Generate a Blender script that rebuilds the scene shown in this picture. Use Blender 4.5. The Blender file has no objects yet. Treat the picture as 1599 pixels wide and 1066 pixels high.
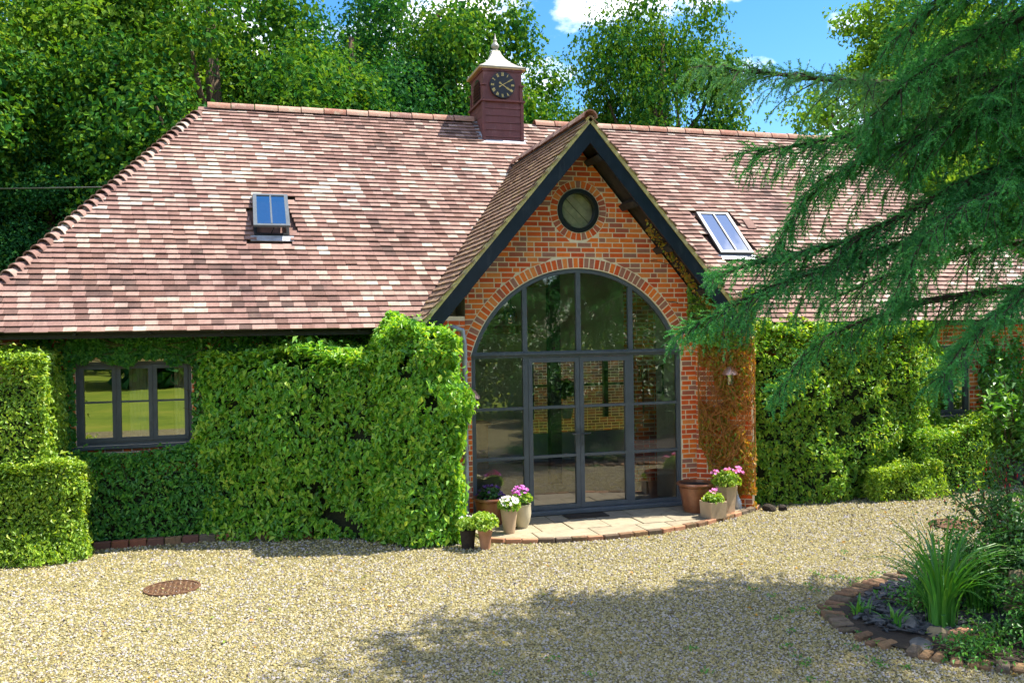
import bpy, bmesh, math, random
import numpy as np
from mathutils import Vector, Matrix
from mathutils.geometry import tessellate_polygon

scene = bpy.context.scene
col = scene.collection
rng = np.random.default_rng(7)
random.seed(7)
PI = math.pi

# ------------------------------------------------------------------ camera, sky, sun, exposure
cam_d = bpy.data.cameras.new('camera')
cam = bpy.data.objects.new('camera', cam_d)
col.objects.link(cam)
CAM = np.array([-4.740, -12.576, 2.798])
yaw, pit, rol = 0.2854, -0.0130, -0.0145
fw = np.array([math.sin(yaw) * math.cos(pit), math.cos(yaw) * math.cos(pit), math.sin(pit)])
rt = np.array([math.cos(yaw), -math.sin(yaw), 0])
up = np.cross(rt, fw)
r2 = math.cos(rol) * rt + math.sin(rol) * up
u2 = -math.sin(rol) * rt + math.cos(rol) * up
cam.matrix_world = Matrix(((r2[0], u2[0], -fw[0], CAM[0]), (r2[1], u2[1], -fw[1], CAM[1]), (r2[2], u2[2], -fw[2], CAM[2]), (0, 0, 0, 1)))
cam_d.sensor_width = 36
cam_d.lens = 31.51
cam_d.clip_end = 1500
scene.camera = cam

SUN = np.array([0.60, -0.02, 1.0]); SUN /= np.linalg.norm(SUN)
world = bpy.data.worlds.new('World')
scene.world = world
world.use_nodes = True
wn, wl = world.node_tree.nodes, world.node_tree.links
wn.clear()
w_out = wn.new('ShaderNodeOutputWorld')
w_bg = wn.new('ShaderNodeBackground')
w_bg.inputs['Strength'].default_value = 0.15
sky = wn.new('ShaderNodeTexSky')
sky.sky_type = 'NISHITA'
sky.sun_disc = False
sky.sun_elevation = math.asin(SUN[2])
sky.sun_rotation = math.atan2(SUN[0], SUN[1])
sky.air_density = 1.0
sky.dust_density = 0.3
sky.ozone_density = 4.0
w_hs = wn.new('ShaderNodeHueSaturation')
w_hs.inputs['Saturation'].default_value = 1.3
w_hs.inputs['Value'].default_value = 0.29
w_tc = wn.new('ShaderNodeTexCoord')
w_mp = wn.new('ShaderNodeMapping')
w_mp.inputs['Scale'].default_value = (2.2, 2.2, 4.2)
w_mp.inputs['Location'].default_value = (0.35, 0.9, 0.15)
w_nz = wn.new('ShaderNodeTexNoise')
w_nz.inputs['Scale'].default_value = 1.6
w_nz.inputs['Detail'].default_value = 8
w_nz.inputs['Roughness'].default_value = 0.55
w_rp = wn.new('ShaderNodeValToRGB')
w_rp.color_ramp.elements[0].position = 0.515
w_rp.color_ramp.elements[1].position = 0.62
w_mx = wn.new('ShaderNodeMixRGB')
w_mx.inputs[2].default_value = (4.2, 4.1, 4.1, 1)
wl.new(sky.outputs[0], w_hs.inputs['Color'])
wl.new(w_tc.outputs['Generated'], w_mp.inputs['Vector'])
wl.new(w_mp.outputs[0], w_nz.inputs['Vector'])
wl.new(w_nz.outputs['Fac'], w_rp.inputs['Fac'])
wl.new(w_rp.outputs['Color'], w_mx.inputs['Fac'])
wl.new(w_hs.outputs[0], w_mx.inputs[1])
wl.new(w_mx.outputs[0], w_bg.inputs['Color'])
wl.new(w_bg.outputs[0], w_out.inputs['Surface'])

sun_d = bpy.data.lights.new('sun', 'SUN')
sun_d.energy = 2.0
sun_d.angle = math.radians(0.5)
sun_d.color = (1.0, 0.93, 0.80)
sun_o = bpy.data.objects.new('sun', sun_d)
sun_o.rotation_euler = Vector(SUN).to_track_quat('Z', 'Y').to_euler()
col.objects.link(sun_o)

scene.view_settings.view_transform = 'Standard'
scene.view_settings.look = 'None'
scene.view_settings.gamma = 1
scene.view_settings.exposure = 2.6

# ------------------------------------------------------------------ helpers: objects
def tag(o, label=None, cat=None, group=None, kind=None):
    if label: o['label'] = label
    if cat: o['category'] = cat
    if group: o['group'] = group
    if kind: o['kind'] = kind
    return o

def empty(name, loc, label=None, cat=None, group=None):
    o = bpy.data.objects.new(name, None)
    o.location = loc
    o.empty_display_size = 0.1
    col.objects.link(o)
    return tag(o, label, cat, group)

def wloc(o):
    v = Vector((0, 0, 0))
    while o is not None:
        v = v + o.location
        o = o.parent
    return v

def link(name, me, parent=None, loc=None):
    """Link a mesh whose coordinates are world coordinates (or local to loc)."""
    o = bpy.data.objects.new(name, me)
    base = Vector(loc) if loc is not None else Vector((0, 0, 0))
    if parent is not None:
        o.parent = parent
        base = base - wloc(parent)
    o.location = base
    col.objects.link(o)
    return o

def fast_mesh(name, V, F, mat, rnd=None, smooth=False):
    """V (n,3), F (m,k) numpy arrays -> mesh; rnd (n,) a per-point random number."""
    V = np.asarray(V, dtype=np.float32); F = np.asarray(F, dtype=np.int32)
    me = bpy.data.meshes.new(name)
    k = F.shape[1]
    me.vertices.add(len(V)); me.vertices.foreach_set('co', V.ravel())
    me.loops.add(F.size); me.loops.foreach_set('vertex_index', F.ravel())
    me.polygons.add(len(F))
    me.polygons.foreach_set('loop_start', np.arange(0, F.size, k, dtype=np.int32))
    me.polygons.foreach_set('use_smooth', np.full(len(F), bool(smooth)))
    if rnd is not None:
        a = me.attributes.new('rnd', 'FLOAT', 'POINT')
        a.data.foreach_set('value', np.asarray(rnd, dtype=np.float32).ravel())
    me.update(calc_edges=True)
    if mat: me.materials.append(mat)
    return me

class MB:
    """Collects shapes, then links them as ONE mesh object."""
    def __init__(s): s.v = []; s.f = []; s.r = []
    def poly(s, pts, faces, rnd=0.0):
        b = len(s.v)
        s.v += [tuple(p) for p in pts]
        s.f += [tuple(b + i for i in f) for f in faces]
        s.r += [rnd] * len(pts)
        return s
    def box(s, a, b, rnd=0.0):
        x0, y0, z0 = a; x1, y1, z1 = b
        return s.hexa([(x0, y0, z0), (x1, y0, z0), (x1, y1, z0), (x0, y1, z0), (x0, y0, z1), (x1, y0, z1), (x1, y1, z1), (x0, y1, z1)], rnd)
    def hexa(s, p, rnd=0.0):
        return s.poly(p, [(0, 3, 2, 1), (4, 5, 6, 7), (0, 1, 5, 4), (1, 2, 6, 5), (2, 3, 7, 6), (3, 0, 4, 7)], rnd)
    def obox(s, c, ax, ay, az, rnd=0.0):
        """oriented box: centre and three half-axis vectors"""
        c, ax, ay, az = map(Vector, (c, ax, ay, az))
        return s.hexa([c - ax - ay - az, c + ax - ay - az, c + ax + ay - az, c - ax + ay - az, c - ax - ay + az, c + ax - ay + az, c + ax + ay + az, c - ax + ay + az], rnd)
    def bar(s, p, q, w, h, upv=(0, 0, 1), rnd=0.0):
        p, q = Vector(p), Vector(q)
        d = (q - p); L = d.length; d.normalize()
        sd = d.cross(Vector(upv)).normalized(); u = sd.cross(d).normalized()
        return s.obox((p + q) / 2, d * L / 2, sd * w / 2, u * h / 2, rnd)
    def tube(s, pts, radii, n=8, rnd=0.0, cap=True):
        pts = [Vector(p) for p in pts]
        if not hasattr(radii, '__len__'): radii = [radii] * len(pts)
        b = len(s.v)
        ref = Vector((0.31, 0.2, 0.93))
        for i, p in enumerate(pts):
            d = (pts[min(i + 1, len(pts) - 1)] - pts[max(i - 1, 0)]).normalized()
            if abs(d.dot(ref)) > 0.97: ref = Vector((0.9, 0.3, 0.1))
            a = d.cross(ref).normalized(); c = d.cross(a)
            for k in range(n):
                t = 2 * PI * k / n
                s.v.append(tuple(p + (a * math.cos(t) + c * math.sin(t)) * radii[i])); s.r.append(rnd)
        for i in range(len(pts) - 1):
            for k in range(n):
                k2 = (k + 1) % n
                s.f.append((b + i * n + k, b + i * n + k2, b + (i + 1) * n + k2, b + (i + 1) * n + k))
        if cap:
            s.f.append(tuple(b + k for k in range(n))[::-1])
            e = b + (len(pts) - 1) * n
            s.f.append(tuple(e + k for k in range(n)))
        return s
    def lathe(s, prof, c, n=24, rnd=0.0, sq=None):
        """prof [(r, z)] turned about z at c; sq: number of sides with a 45 degree start"""
        b = len(s.v); m = sq or n
        for r, z in prof:
            for k in range(m):
                t = 2 * PI * k / m + (PI / 4 if sq else 0)
                s.v.append((c[0] + r * math.cos(t), c[1] + r * math.sin(t), c[2] + z)); s.r.append(rnd)
        for i in range(len(prof) - 1):
            for k in range(m):
                k2 = (k + 1) % m
                s.f.append((b + i * m + k, b + i * m + k2, b + (i + 1) * m + k2, b + (i + 1) * m + k))
        s.f.append(tuple(b + k for k in range(m))[::-1])
        e = b + (len(prof) - 1) * m
        s.f.append(tuple(e + k for k in range(m)))
        return s
    def extr(s, loop, y0, y1, holes=(), rnd=0.0):
        """loop of (x, z) extruded from y0 (front) to y1, with holes"""
        loops = [list(loop)] + [list(h) for h in holes]
        tris = tessellate_polygon([[Vector((x, z, 0)) for x, z in l] for l in loops])
        flat = [p for l in loops for p in l]; n = len(flat)
        b = len(s.v)
        s.v += [(x, y0, z) for x, z in flat] + [(x, y1, z) for x, z in flat]
        s.r += [rnd] * (2 * n)
        for t in tris:
            a_, b_, c_ = (flat[i] for i in t)
            ccw = (b_[0] - a_[0]) * (c_[1] - a_[1]) - (b_[1] - a_[1]) * (c_[0] - a_[0]) > 0
            t = tuple(t) if ccw else tuple(t)[::-1]
            s.f.append(tuple(b + i for i in t)); s.f.append(tuple(b + n + i for i in t[::-1]))
        o = 0
        for li, l in enumerate(loops):
            m = len(l)
            area = sum(l[i][0] * l[(i + 1) % m][1] - l[(i + 1) % m][0] * l[i][1] for i in range(m))
            for i in range(m):
                i2 = (i + 1) % m
                q = (b + o + i, b + n + o + i, b + n + o + i2, b + o + i2)
                outer = (area > 0) == (li == 0)
                s.f.append(q[::-1] if outer else q)
            o += m
        return s
    def mesh(s, name, mat, smooth=False):
        me = bpy.data.meshes.new(name)
        me.from_pydata(s.v, [], s.f)
        a = me.attributes.new('rnd', 'FLOAT', 'POINT'); a.data.foreach_set('value', s.r)
        if smooth: me.polygons.foreach_set('use_smooth', [True] * len(me.polygons))
        me.materials.append(mat); me.update()
        return me
    def build(s, name, mat, parent=None, smooth=False, bevel=0.0, kind=None, label=None):
        me = s.mesh(name, mat, smooth)
        if bevel:
            bm = bmesh.new(); bm.from_mesh(me)
            bmesh.ops.bevel(bm, geom=bm.edges[:], offset=bevel, segments=1, affect='EDGES', clamp_overlap=True)
            bm.to_mesh(me); bm.free()
        if smooth:
            me.set_sharp_from_angle(angle=math.radians(40))
        o = link(name, me, parent)
        if kind: o['kind'] = kind
        if label: o['label'] = label
        return o

def noise3(P, seed=0, octs=3, f0=1.0):
    """cheap smooth noise in about -1..1 for (n,3) points"""
    r = np.random.default_rng(1000 + seed)
    out = np.zeros(len(P)); amp = 1.0; tot = 0
    for o in range(octs):
        for k in range(4):
            d = r.normal(size=3); d /= np.linalg.norm(d)
            out += amp * np.sin(P @ d * f0 * (2 ** o) * 3.1 * r.uniform(.7, 1.3) + r.uniform(0, 6.28)) / 2.2
        tot += amp; amp *= 0.55
    return out / tot

# ------------------------------------------------------------------ helpers: materials
class NT:
    def __init__(s, name):
        s.m = bpy.data.materials.new(name); s.m.use_nodes = True
        s.n, s.l = s.m.node_tree.nodes, s.m.node_tree.links
        s.n.clear(); s.out = s.n.new('ShaderNodeOutputMaterial')
    def node(s, t, **kw):
        nd = s.n.new(t)
        for k, v in kw.items():
            if k in nd.inputs.keys(): nd.inputs[k].default_value = v
            else: setattr(nd, k, v)
        return nd
    def ln(s, a, b): s.l.new(a, b)
    def rnd(s):
        """per-piece random number: the 'rnd' attribute plus the object's own"""
        a = s.node('ShaderNodeAttribute', attribute_name='rnd')
        o = s.node('ShaderNodeObjectInfo')
        ad = s.node('ShaderNodeMath', operation='ADD'); s.ln(a.outputs['Fac'], ad.inputs[0]); s.ln(o.outputs['Random'], ad.inputs[1])
        fr = s.node('ShaderNodeMath', operation='FRACT'); s.ln(ad.outputs[0], fr.inputs[0])
        return fr.outputs[0]
    def pos(s): return s.node('ShaderNodeNewGeometry').outputs['Position']
    def noise(s, scale, detail=4, rough=.6, vec=None, stretch=None):
        n = s.node('ShaderNodeTexNoise', Scale=scale, Detail=detail, Roughness=rough)
        v = vec or s.pos()
        if stretch:
            mp = s.node('ShaderNodeMapping'); mp.inputs['Scale'].default_value = stretch
            s.ln(v, mp.inputs['Vector']); v = mp.outputs[0]
        s.ln(v, n.inputs['Vector']); return n.outputs['Fac']
    def ramp(s, fac, stops, interp='LINEAR'):
        r = s.node('ShaderNodeValToRGB'); cr = r.color_ramp; cr.interpolation = interp
        while len(cr.elements) < len(stops): cr.elements.new(0.5)
        for e, (p, c) in zip(cr.elements, stops): e.position = p; e.color = (*c, 1)
        s.ln(fac, r.inputs['Fac']); return r.outputs['Color']
    def mix(s, fac, a, b, blend='MIX'):
        m = s.node('ShaderNodeMixRGB', blend_type=blend)
        for i, v in ((0, fac), (1, a), (2, b)):
            if hasattr(v, 'is_output'): s.ln(v, m.inputs[i])
            elif isinstance(v, (int, float)): m.inputs[i].default_value = v
            else: m.inputs[i].default_value = (*v, 1)
        return m.outputs[0]
    def math(s, op, a, b=0.0, clamp=False):
        m = s.node('ShaderNodeMath', operation=op); m.use_clamp = clamp
        for i, v in ((0, a), (1, b)):
            if hasattr(v, 'is_output'): s.ln(v, m.inputs[i])
            else: m.inputs[i].default_value = v
        return m.outputs[0]
    def done(s, color, rough=.7, metal=0.0, spec=.4, bump=None, bstr=.3, bdist=.01):
        p = s.node('ShaderNodeBsdfPrincipled', Metallic=metal)
        p.inputs['Specular IOR Level'].default_value = spec
        if hasattr(color, 'is_output'): s.ln(color, p.inputs['Base Color'])
        else: p.inputs['Base Color'].default_value = (*color, 1)
        if hasattr(rough, 'is_output'): s.ln(rough, p.inputs['Roughness'])
        else: p.inputs['Roughness'].default_value = rough
        if bump is not None:
            b = s.node('ShaderNodeBump', Strength=bstr, Distance=bdist)
            s.ln(bump, b.inputs['Height']); s.ln(b.outputs[0], p.inputs['Normal'])
        s.ln(p.outputs[0], s.out.inputs['Surface'])
        return s.m

def plain(name, c, rough=.6, metal=0.0, var=.15, scale=14, bstr=.15, spec=.4, worn=0.0):
    t = NT(name)
    n = t.noise(scale, 5)
    lo = tuple(x * (1 - var) for x in c); hi = tuple(min(1, x * (1 + var)) for x in c)
    cc = t.ramp(n, [(.3, lo), (.7, hi)])
    if worn:
        pale = tuple(min(1, x * 1.3 + .09) for x in c)
        cc = t.mix(t.ramp(t.noise(5, 9, .8, stretch=(2.5, 2.5, .5)), [(.54, (0, 0, 0)), (.72, (worn, worn, worn))]), cc, pale)
        cc = t.mix(t.ramp(t.noise(11, 8, .8), [(.58, (0, 0, 0)), (.70, (worn, worn, worn))]), cc, tuple(x * .4 for x in c))
    return t.done(cc, rough, metal, spec, t.noise(scale * 4, 3), bstr, .004)

def leafmat(name, stops, trans=.45, tcol=1.6, gloss=.12, patch=.35, patch_scale=1.3):
    """leaf: diffuse + translucent + a little gloss; stops are colours over a per-leaf random number"""
    t = NT(name)
    r = t.rnd()
    n = t.noise(patch_scale, 2)
    f = t.math('ADD', t.math('MULTIPLY', r, 1 - patch), t.math('MULTIPLY', n, patch), True)
    c = t.ramp(f, stops)
    d = t.node('ShaderNodeBsdfDiffuse'); t.ln(c, d.inputs['Color'])
    tr = t.node('ShaderNodeBsdfTranslucent')
    tc = t.mix(1.0, c, (tcol * 1.15, tcol, tcol * .35), 'MULTIPLY'); t.ln(tc, tr.inputs['Color'])
    mx = t.node('ShaderNodeMixShader', Fac=trans); t.ln(d.outputs[0], mx.inputs[1]); t.ln(tr.outputs[0], mx.inputs[2])
    g = t.node('ShaderNodeBsdfGlossy', Roughness=.5); g.inputs['Color'].default_value = (1, 1, 1, 1)
    fr = t.node('ShaderNodeFresnel', IOR=1.4)
    fm = t.math('MINIMUM', t.math('MULTIPLY', fr.outputs[0], 1.2), gloss)
    m2 = t.node('ShaderNodeMixShader'); t.ln(fm, m2.inputs[0]); t.ln(mx.outputs[0], m2.inputs[1]); t.ln(g.outputs[0], m2.inputs[2])
    t.ln(m2.outputs[0], t.out.inputs['Surface'])
    return t.m

def glassmat(name, refl=.22, tint=(.85, .92, .9)):
    t = NT(name)
    tr = t.node('ShaderNodeBsdfTransparent'); tr.inputs['Color'].default_value = (*tint, 1)
    g = t.node('ShaderNodeBsdfGlossy', Roughness=.0); g.inputs['Color'].default_value = (1, 1, 1, 1)
    fr = t.node('ShaderNodeFresnel', IOR=1.5)
    f = t.math('ADD', fr.outputs[0], refl, True)
    b = t.node('ShaderNodeBump', Strength=.012, Distance=.02); t.ln(t.noise(1.7, 1), b.inputs['Height']); t.ln(b.outputs[0], g.inputs['Normal'])
    m = t.node('ShaderNodeMixShader'); t.ln(f, m.inputs[0]); t.ln(tr.outputs[0], m.inputs[1]); t.ln(g.outputs[0], m.inputs[2])
    t.ln(m.outputs[0], t.out.inputs['Surface'])
    return t.m

M = {}
t = NT('brick'); r = t.rnd()
c = t.ramp(r, [(0, (0.762, 0.134, 0.028)), (.22, (0.874, 0.213, 0.034)), (.42, (0.650, 0.101, 0.028)), (.56, (0.829, 0.269, 0.067)), (.70, (0.470, 0.134, 0.078)), (.84, (0.403, 0.179, 0.123)), (1, (0.784, 0.168, 0.034))], 'CONSTANT')
n = t.noise(26, 6, .65)
c = t.mix(.5, c, t.ramp(n, [(.3, (.7, .66, .64)), (.75, (1.15, 1.08, 1.0))]), 'MULTIPLY')
M['brick'] = t.done(c, .85, 0, .2, t.noise(70, 4), .5, .006)
t = NT('dark_brick'); r = t.rnd()
c = t.ramp(r, [(0, (.26, .1, .06)), (.3, (.16, .08, .06)), (.6, (.34, .13, .06)), (.8, (.2, .12, .09))], 'CONSTANT')
M['dark_brick'] = t.done(t.mix(.5, c, t.ramp(t.noise(22, 6), [(.3, (.5, .5, .5)), (.7, (1.2, 1.15, 1.05))]), 'MULTIPLY'), .9, 0, .2, t.noise(60, 4), .5, .006)
t = NT('mortar')
M['mortar'] = t.done(t.ramp(t.noise(9, 6), [(.3, (.78, .64, .44)), (.7, (.9, .79, .58))]), .95, 0, .1, t.noise(90, 4), .25, .004)
t = NT('roof_tile'); r = t.rnd()
big = t.noise(.55, 3, .5)
f = t.math('ADD', t.math('MULTIPLY', r, .8), t.math('MULTIPLY', t.math('SUBTRACT', big, .4), .9), True)
c = t.ramp(f, [(0, (.11, .07, .06)), (.14, (.19, .108, .086)), (.34, (.25, .15, .127)), (.54, (.30, .19, .158)), (.72, (.35, .24, .2)), (.84, (.44, .355, .295)), (.97, (.53, .47, .4))], 'LINEAR')
c = t.mix(.55, c, t.ramp(t.noise(17, 7, .7), [(.28, (.62, .58, .57)), (.5, (.97, .95, .93)), (.75, (1.25, 1.22, 1.18))]), 'MULTIPLY')
c = t.mix(t.ramp(t.noise(3.1, 9, .8), [(.55, (0, 0, 0)), (.70, (.6, .6, .6))]), c, (.13, .095, .085))
c = t.mix(t.ramp(t.noise(9, 9, .8), [(.60, (0, 0, 0)), (.68, (.45, .45, .45))]), c, (.36, .33, .2))
c = t.mix(.5, c, t.ramp(t.noise(2.2, 6, .7, stretch=(3.2, .35, .35)), [(.3, (.62, .6, .6)), (.6, (1.05, 1.05, 1.05))]), 'MULTIPLY')
c = t.mix(t.ramp(t.noise(.75, 6, .65), [(.42, (0, 0, 0)), (.68, (.75, .75, .75))]), c, t.mix(1.0, c, (.66, .62, .68), 'MULTIPLY'))
M['roof_tile'] = t.done(c, .85, 0, .25, t.noise(48, 5), .5, .005)
t = NT('gable_tile'); r = t.rnd()
c = t.ramp(r, [(0, (.16, .1, .07)), (.3, (.24, .15, .1)), (.6, (.2, .12, .085)), (.85, (.3, .2, .13))], 'LINEAR')
c = t.mix(t.ramp(t.noise(5.5, 8, .75), [(.55, (0, 0, 0)), (.68, (.8, .8, .8))]), c, (.33, .27, .07))
M['gable_tile'] = t.done(t.mix(.4, c, t.ramp(t.noise(20, 6), [(.3, (.5, .5, .5)), (.7, (1.3, 1.25, 1.2))]), 'MULTIPLY'), .9, 0, .2, t.noise(48, 5), .6, .005)
t = NT('ridge_clay'); r = t.rnd()
c = t.ramp(r, [(0, (.27, .12, .085)), (.35, (.34, .18, .13)), (.7, (.4, .25, .19)), (1, (.23, .12, .1))])
c = t.mix(t.ramp(t.noise(7, 8, .7), [(.52, (0, 0, 0)), (.66, (.7, .7, .7))]), c, (.45, .4, .3))
M['ridge_clay'] = t.done(c, .85, 0, .25, t.noise(40, 5), .5, .006)
t = NT('verge_mortar')
c = t.ramp(t.noise(6, 7, .7), [(.35, (.42, .36, .24)), (.52, (.5, .42, .16)), (.7, (.3, .26, .2))])
M['verge'] = t.done(c, .95, 0, .1, t.noise(50, 5), .7, .008)
M['barge'] = plain('bargeboard_paint', (.006, .012, .022), .35, var=.35, scale=6, worn=.28)
M['black'] = plain('black_gutter', (.012, .013, .015), .35, var=.2)
M['soffit'] = plain('soffit_timber', (.03, .026, .024), .8, var=.4, scale=8)
M['frame'] = plain('grey_metal_frame', (.085, .10, .115), .4, var=.12, scale=5, worn=.28)
M['window_frame'] = plain('slate_grey_window_paint', (.06, .07, .078), .45, var=.15, scale=6, worn=.28)
M['turret'] = plain('oxide_red_turret_paint', (.125, .038, .036), .55, var=.22, scale=7, bstr=.25, worn=.5)
M['lead'] = plain('pale_lead', (.33, .31, .27), .5, .35, var=.2, scale=7)
M['gilt'] = plain('gilt_edge', (.5, .32, .14), .45, .3, var=.2)
M['flashing'] = plain('lead_flashing', (.42, .45, .5), .45, .4, var=.25, scale=9)
M['dial'] = plain('clock_dial_black', (.008, .009, .016), .3, var=.2)
M['gold'] = plain('gold_leaf', (.62, .47, .17), .4, .35, var=.1)
M['glass'] = glassmat('door_glass', .14, (1, 1, 1))
M['glass_window'] = glassmat('window_glass', .30)
M['glass_sky'] = glassmat('rooflight_glass', .5)
M['tan_board'] = plain('tan_boards', (.6, .5, .28), .8, var=.25, scale=9)
M['glass_clear'] = glassmat('round_pane', .02, (1, 1, 1))
M['plaster'] = plain('cream_plaster', (.82, .78, .62), .9, var=.06, scale=3)
M['olive_plaster'] = plain('stone_coloured_plaster', (.62, .62, .5), .9, var=.08, scale=3)
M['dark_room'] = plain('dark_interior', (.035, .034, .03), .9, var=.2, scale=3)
M['room_floor'] = plain('stone_floor', (.4, .35, .27), .6, var=.2, scale=3)
M['oak'] = plain('oak_timber', (.22, .11, .045), .7, var=.35, scale=7)
M['fabric'] = plain('cream_curtain', (.6, .5, .3), .9, var=.1, scale=9)
t = NT('paving_stone'); r = t.rnd()
c = t.ramp(r, [(0, (0.288, 0.248, 0.184)), (.4, (0.344, 0.304, 0.224)), (.75, (0.264, 0.232, 0.184)), (1, (0.368, 0.320, 0.224))])
c = t.mix(.6, c, t.ramp(t.noise(7, 8, .7), [(.3, (.5, .48, .45)), (.7, (1.2, 1.15, 1.05))]), 'MULTIPLY')
M['paving'] = t.done(c, .9, 0, .2, t.noise(25, 6), .5, .01)
M['terracotta'] = plain('terracotta', (.36, .18, .1), .85, var=.2, scale=9)
M['beige_pot'] = plain('pale_clay_pot', (.42, .31, .2), .8, var=.14, scale=7)
M['cream_pot'] = plain('cream_glazed_pot', (.48, .43, .3), .5, var=.08, scale=7)
t = NT('copper_glaze')
c = t.ramp(t.noise(5, 7, .65), [(.3, (.1, .035, .02)), (.55, (.26, .1, .045)), (.75, (.34, .17, .09))])
M['copper_glaze'] = t.done(c, .28, .1, .6, t.noise(16, 5), .4, .01)
t = NT('worn_brick'); r = t.rnd()
c = t.ramp(r, [(0, (.2, .12, .075)), (.25, (.13, .095, .07)), (.5, (.26, .16, .09)), (.75, (.17, .13, .1)), (1, (.3, .15, .075))], 'CONSTANT')
c = t.mix(t.ramp(t.noise(8, 8, .7), [(.5, (0, 0, 0)), (.66, (.75, .75, .75))]), c, (.085, .085, .045))
M['worn_brick'] = t.done(t.mix(.6, c, t.ramp(t.noise(30, 6), [(.3, (.5, .5, .5)), (.7, (1.25, 1.2, 1.1))]), 'MULTIPLY'), .95, 0, .15, t.noise(45, 5), .8, .01)
M['soil'] = plain('dark_soil', (.03, .022, .016), .95, var=.4, scale=30, bstr=.6)
M['copper'] = plain('copper_lamp_cap', (.6, .36, .26), .35, .7, var=.2)
t = NT('rust')
c = t.ramp(t.noise(12, 7, .7), [(.3, (.075, .04, .025)), (.6, (.14, .075, .04)), (.8, (.2, .14, .09))])
M['rust'] = t.done(c, .85, .1, .2, t.noise(50, 4), .5, .005)
M['stone'] = plain('garden_stone', (.10, .10, .1), .9, var=.4, scale=7, bstr=.7)
M['tan_stone'] = plain('tan_stone', (.18, .145, .085), .9, var=.3, scale=7, bstr=.7)
M['slate'] = plain('slate_chips', (.05, .054, .062), .6, var=.5, scale=20)
M['bark'] = None
t = NT('bark')
n = t.noise(6, 7, .7, stretch=(3, 3, .6))
M['bark'] = t.done(t.ramp(n, [(.3, (.045, .03, .02)), (.7, (.17, .125, .085))]), .95, 0, .1, n, .9, .05)
M['cedar_bark'] = plain('cedar_bark', (.05, .035, .026), .95, var=.5, scale=20, bstr=.8)
M['twig'] = plain('twig', (.085, .055, .03), .95, var=.4, scale=20)
M['rust_twig'] = plain('rusty_twigs', (.33, .13, .03), .9, var=.4, scale=20)
M['hedge_shade_core'] = plain('hedge_inside_shade', (.022, .026, .012), 1, var=.5, scale=22, bstr=.8)  # near-black colour stands for the shade deep between the leaves

L = {}
L['creeper'] = leafmat('creeper_leaf', [(0, (0.035, 0.138, 0.017)), (.28, (0.095, 0.304, 0.022)), (.6, (0.238, 0.497, 0.030)), (.82, (0.460, 0.607, 0.062)), (.93, (0.571, 0.469, 0.083)), (1, (0.603, 0.235, 0.083))], .4, 1.25, .04, .42, 3.2)
L['box'] = leafmat('small_hedge_leaf', [(0, (0.063, 0.168, 0.014)), (.3, (0.151, 0.312, 0.019)), (.65, (0.328, 0.504, 0.036)), (.88, (0.529, 0.600, 0.096)), (1, (0.554, 0.324, 0.168))], .42, 1.25, .04, .42, 3.2)
L['hedge'] = leafmat('hedge_leaf', [(0, (0.039, 0.138, 0.015)), (.3, (0.105, 0.288, 0.020)), (.62, (0.249, 0.450, 0.031)), (.84, (0.446, 0.525, 0.056)), (1, (0.604, 0.250, 0.037))], .42, 1.25, .04, .42, 3.2)
L['ivy'] = leafmat('ivy_leaf', [(0, (0.025, 0.138, 0.028)), (.5, (0.063, 0.265, 0.030)), (.85, (0.152, 0.391, 0.034)), (1, (0.430, 0.207, 0.057))], .35, 1.3, .06)
L['rusty'] = leafmat('dry_creeper_leaf', [(0, (0.092, 0.269, 0.020)), (.25, (0.230, 0.336, 0.030)), (.4, (0.442, 0.224, 0.030)), (.65, (0.552, 0.291, 0.035)), (.85, (0.331, 0.426, 0.030)), (1, (0.607, 0.448, 0.080))], .4, 1.2, .03)
L['oak'] = leafmat('oak_leaf', [(0, (0.008, 0.053, 0.023)), (.35, (0.024, 0.112, 0.021)), (.65, (0.088, 0.204, 0.018)), (1, (0.218, 0.317, 0.032))], .28, 1.6, .006, .4, .4)
L['bright_tree'] = leafmat('light_green_leaf', [(0, (0.032, 0.115, 0.016)), (.5, (0.102, 0.230, 0.025)), (1, (0.230, 0.332, 0.058))], .4, 1.5, .006, .4, .4)
L['dark_tree'] = leafmat('dark_tree_leaf', [(0, (0.007, 0.053, 0.026)), (.5, (0.020, 0.106, 0.029)), (1, (0.068, 0.191, 0.029))], .28, 1.6, .006, .4, .4)
L['cedar'] = leafmat('cedar_needle', [(0, (0.017, 0.106, 0.031)), (.4, (0.040, 0.240, 0.068)), (.75, (0.113, 0.438, 0.117)), (1, (0.321, 0.594, 0.112))], .3, 1.2, .03, .45, 1.6)
L['cedar_pale'] = leafmat('pale_cedar_needle', [(0, (0.063, 0.220, 0.093)), (.5, (0.105, 0.320, 0.128)), (1, (0.210, 0.400, 0.136))], .3, 1.2, .03, .45, 1.6)
L['grass'] = leafmat('strap_leaf', [(0, (.03, .17, .02)), (.6, (.08, .3, .03)), (1, (.2, .4, .04))], .4, 1.3, .06)
L['shrub'] = leafmat('dark_shrub_leaf', [(0, (.02, .08, .02)), (.6, (.05, .17, .03)), (.9, (.1, .26, .04)), (1, (.28, .09, .05))], .35, 1.3, .06)
L['laurel'] = leafmat('laurel_leaf', [(0, (.05, .2, .025)), (.6, (.12, .34, .03)), (1, (.28, .46, .06))], .4, 1.3, .16)
for nm, cc in dict(purple=(.5, .1, .5), pink=(.75, .25, .6), white=(.8, .78, .85), violet=(.12, .04, .22), red=(.6, .03, .05), yellow=(.7, .5, .05)).items():
    L[nm] = leafmat(nm + '_petal', [(0, tuple(x * .8 for x in cc)), (1, tuple(min(1, x * 1.2) for x in cc))], .3, 1.0, .03)
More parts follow.
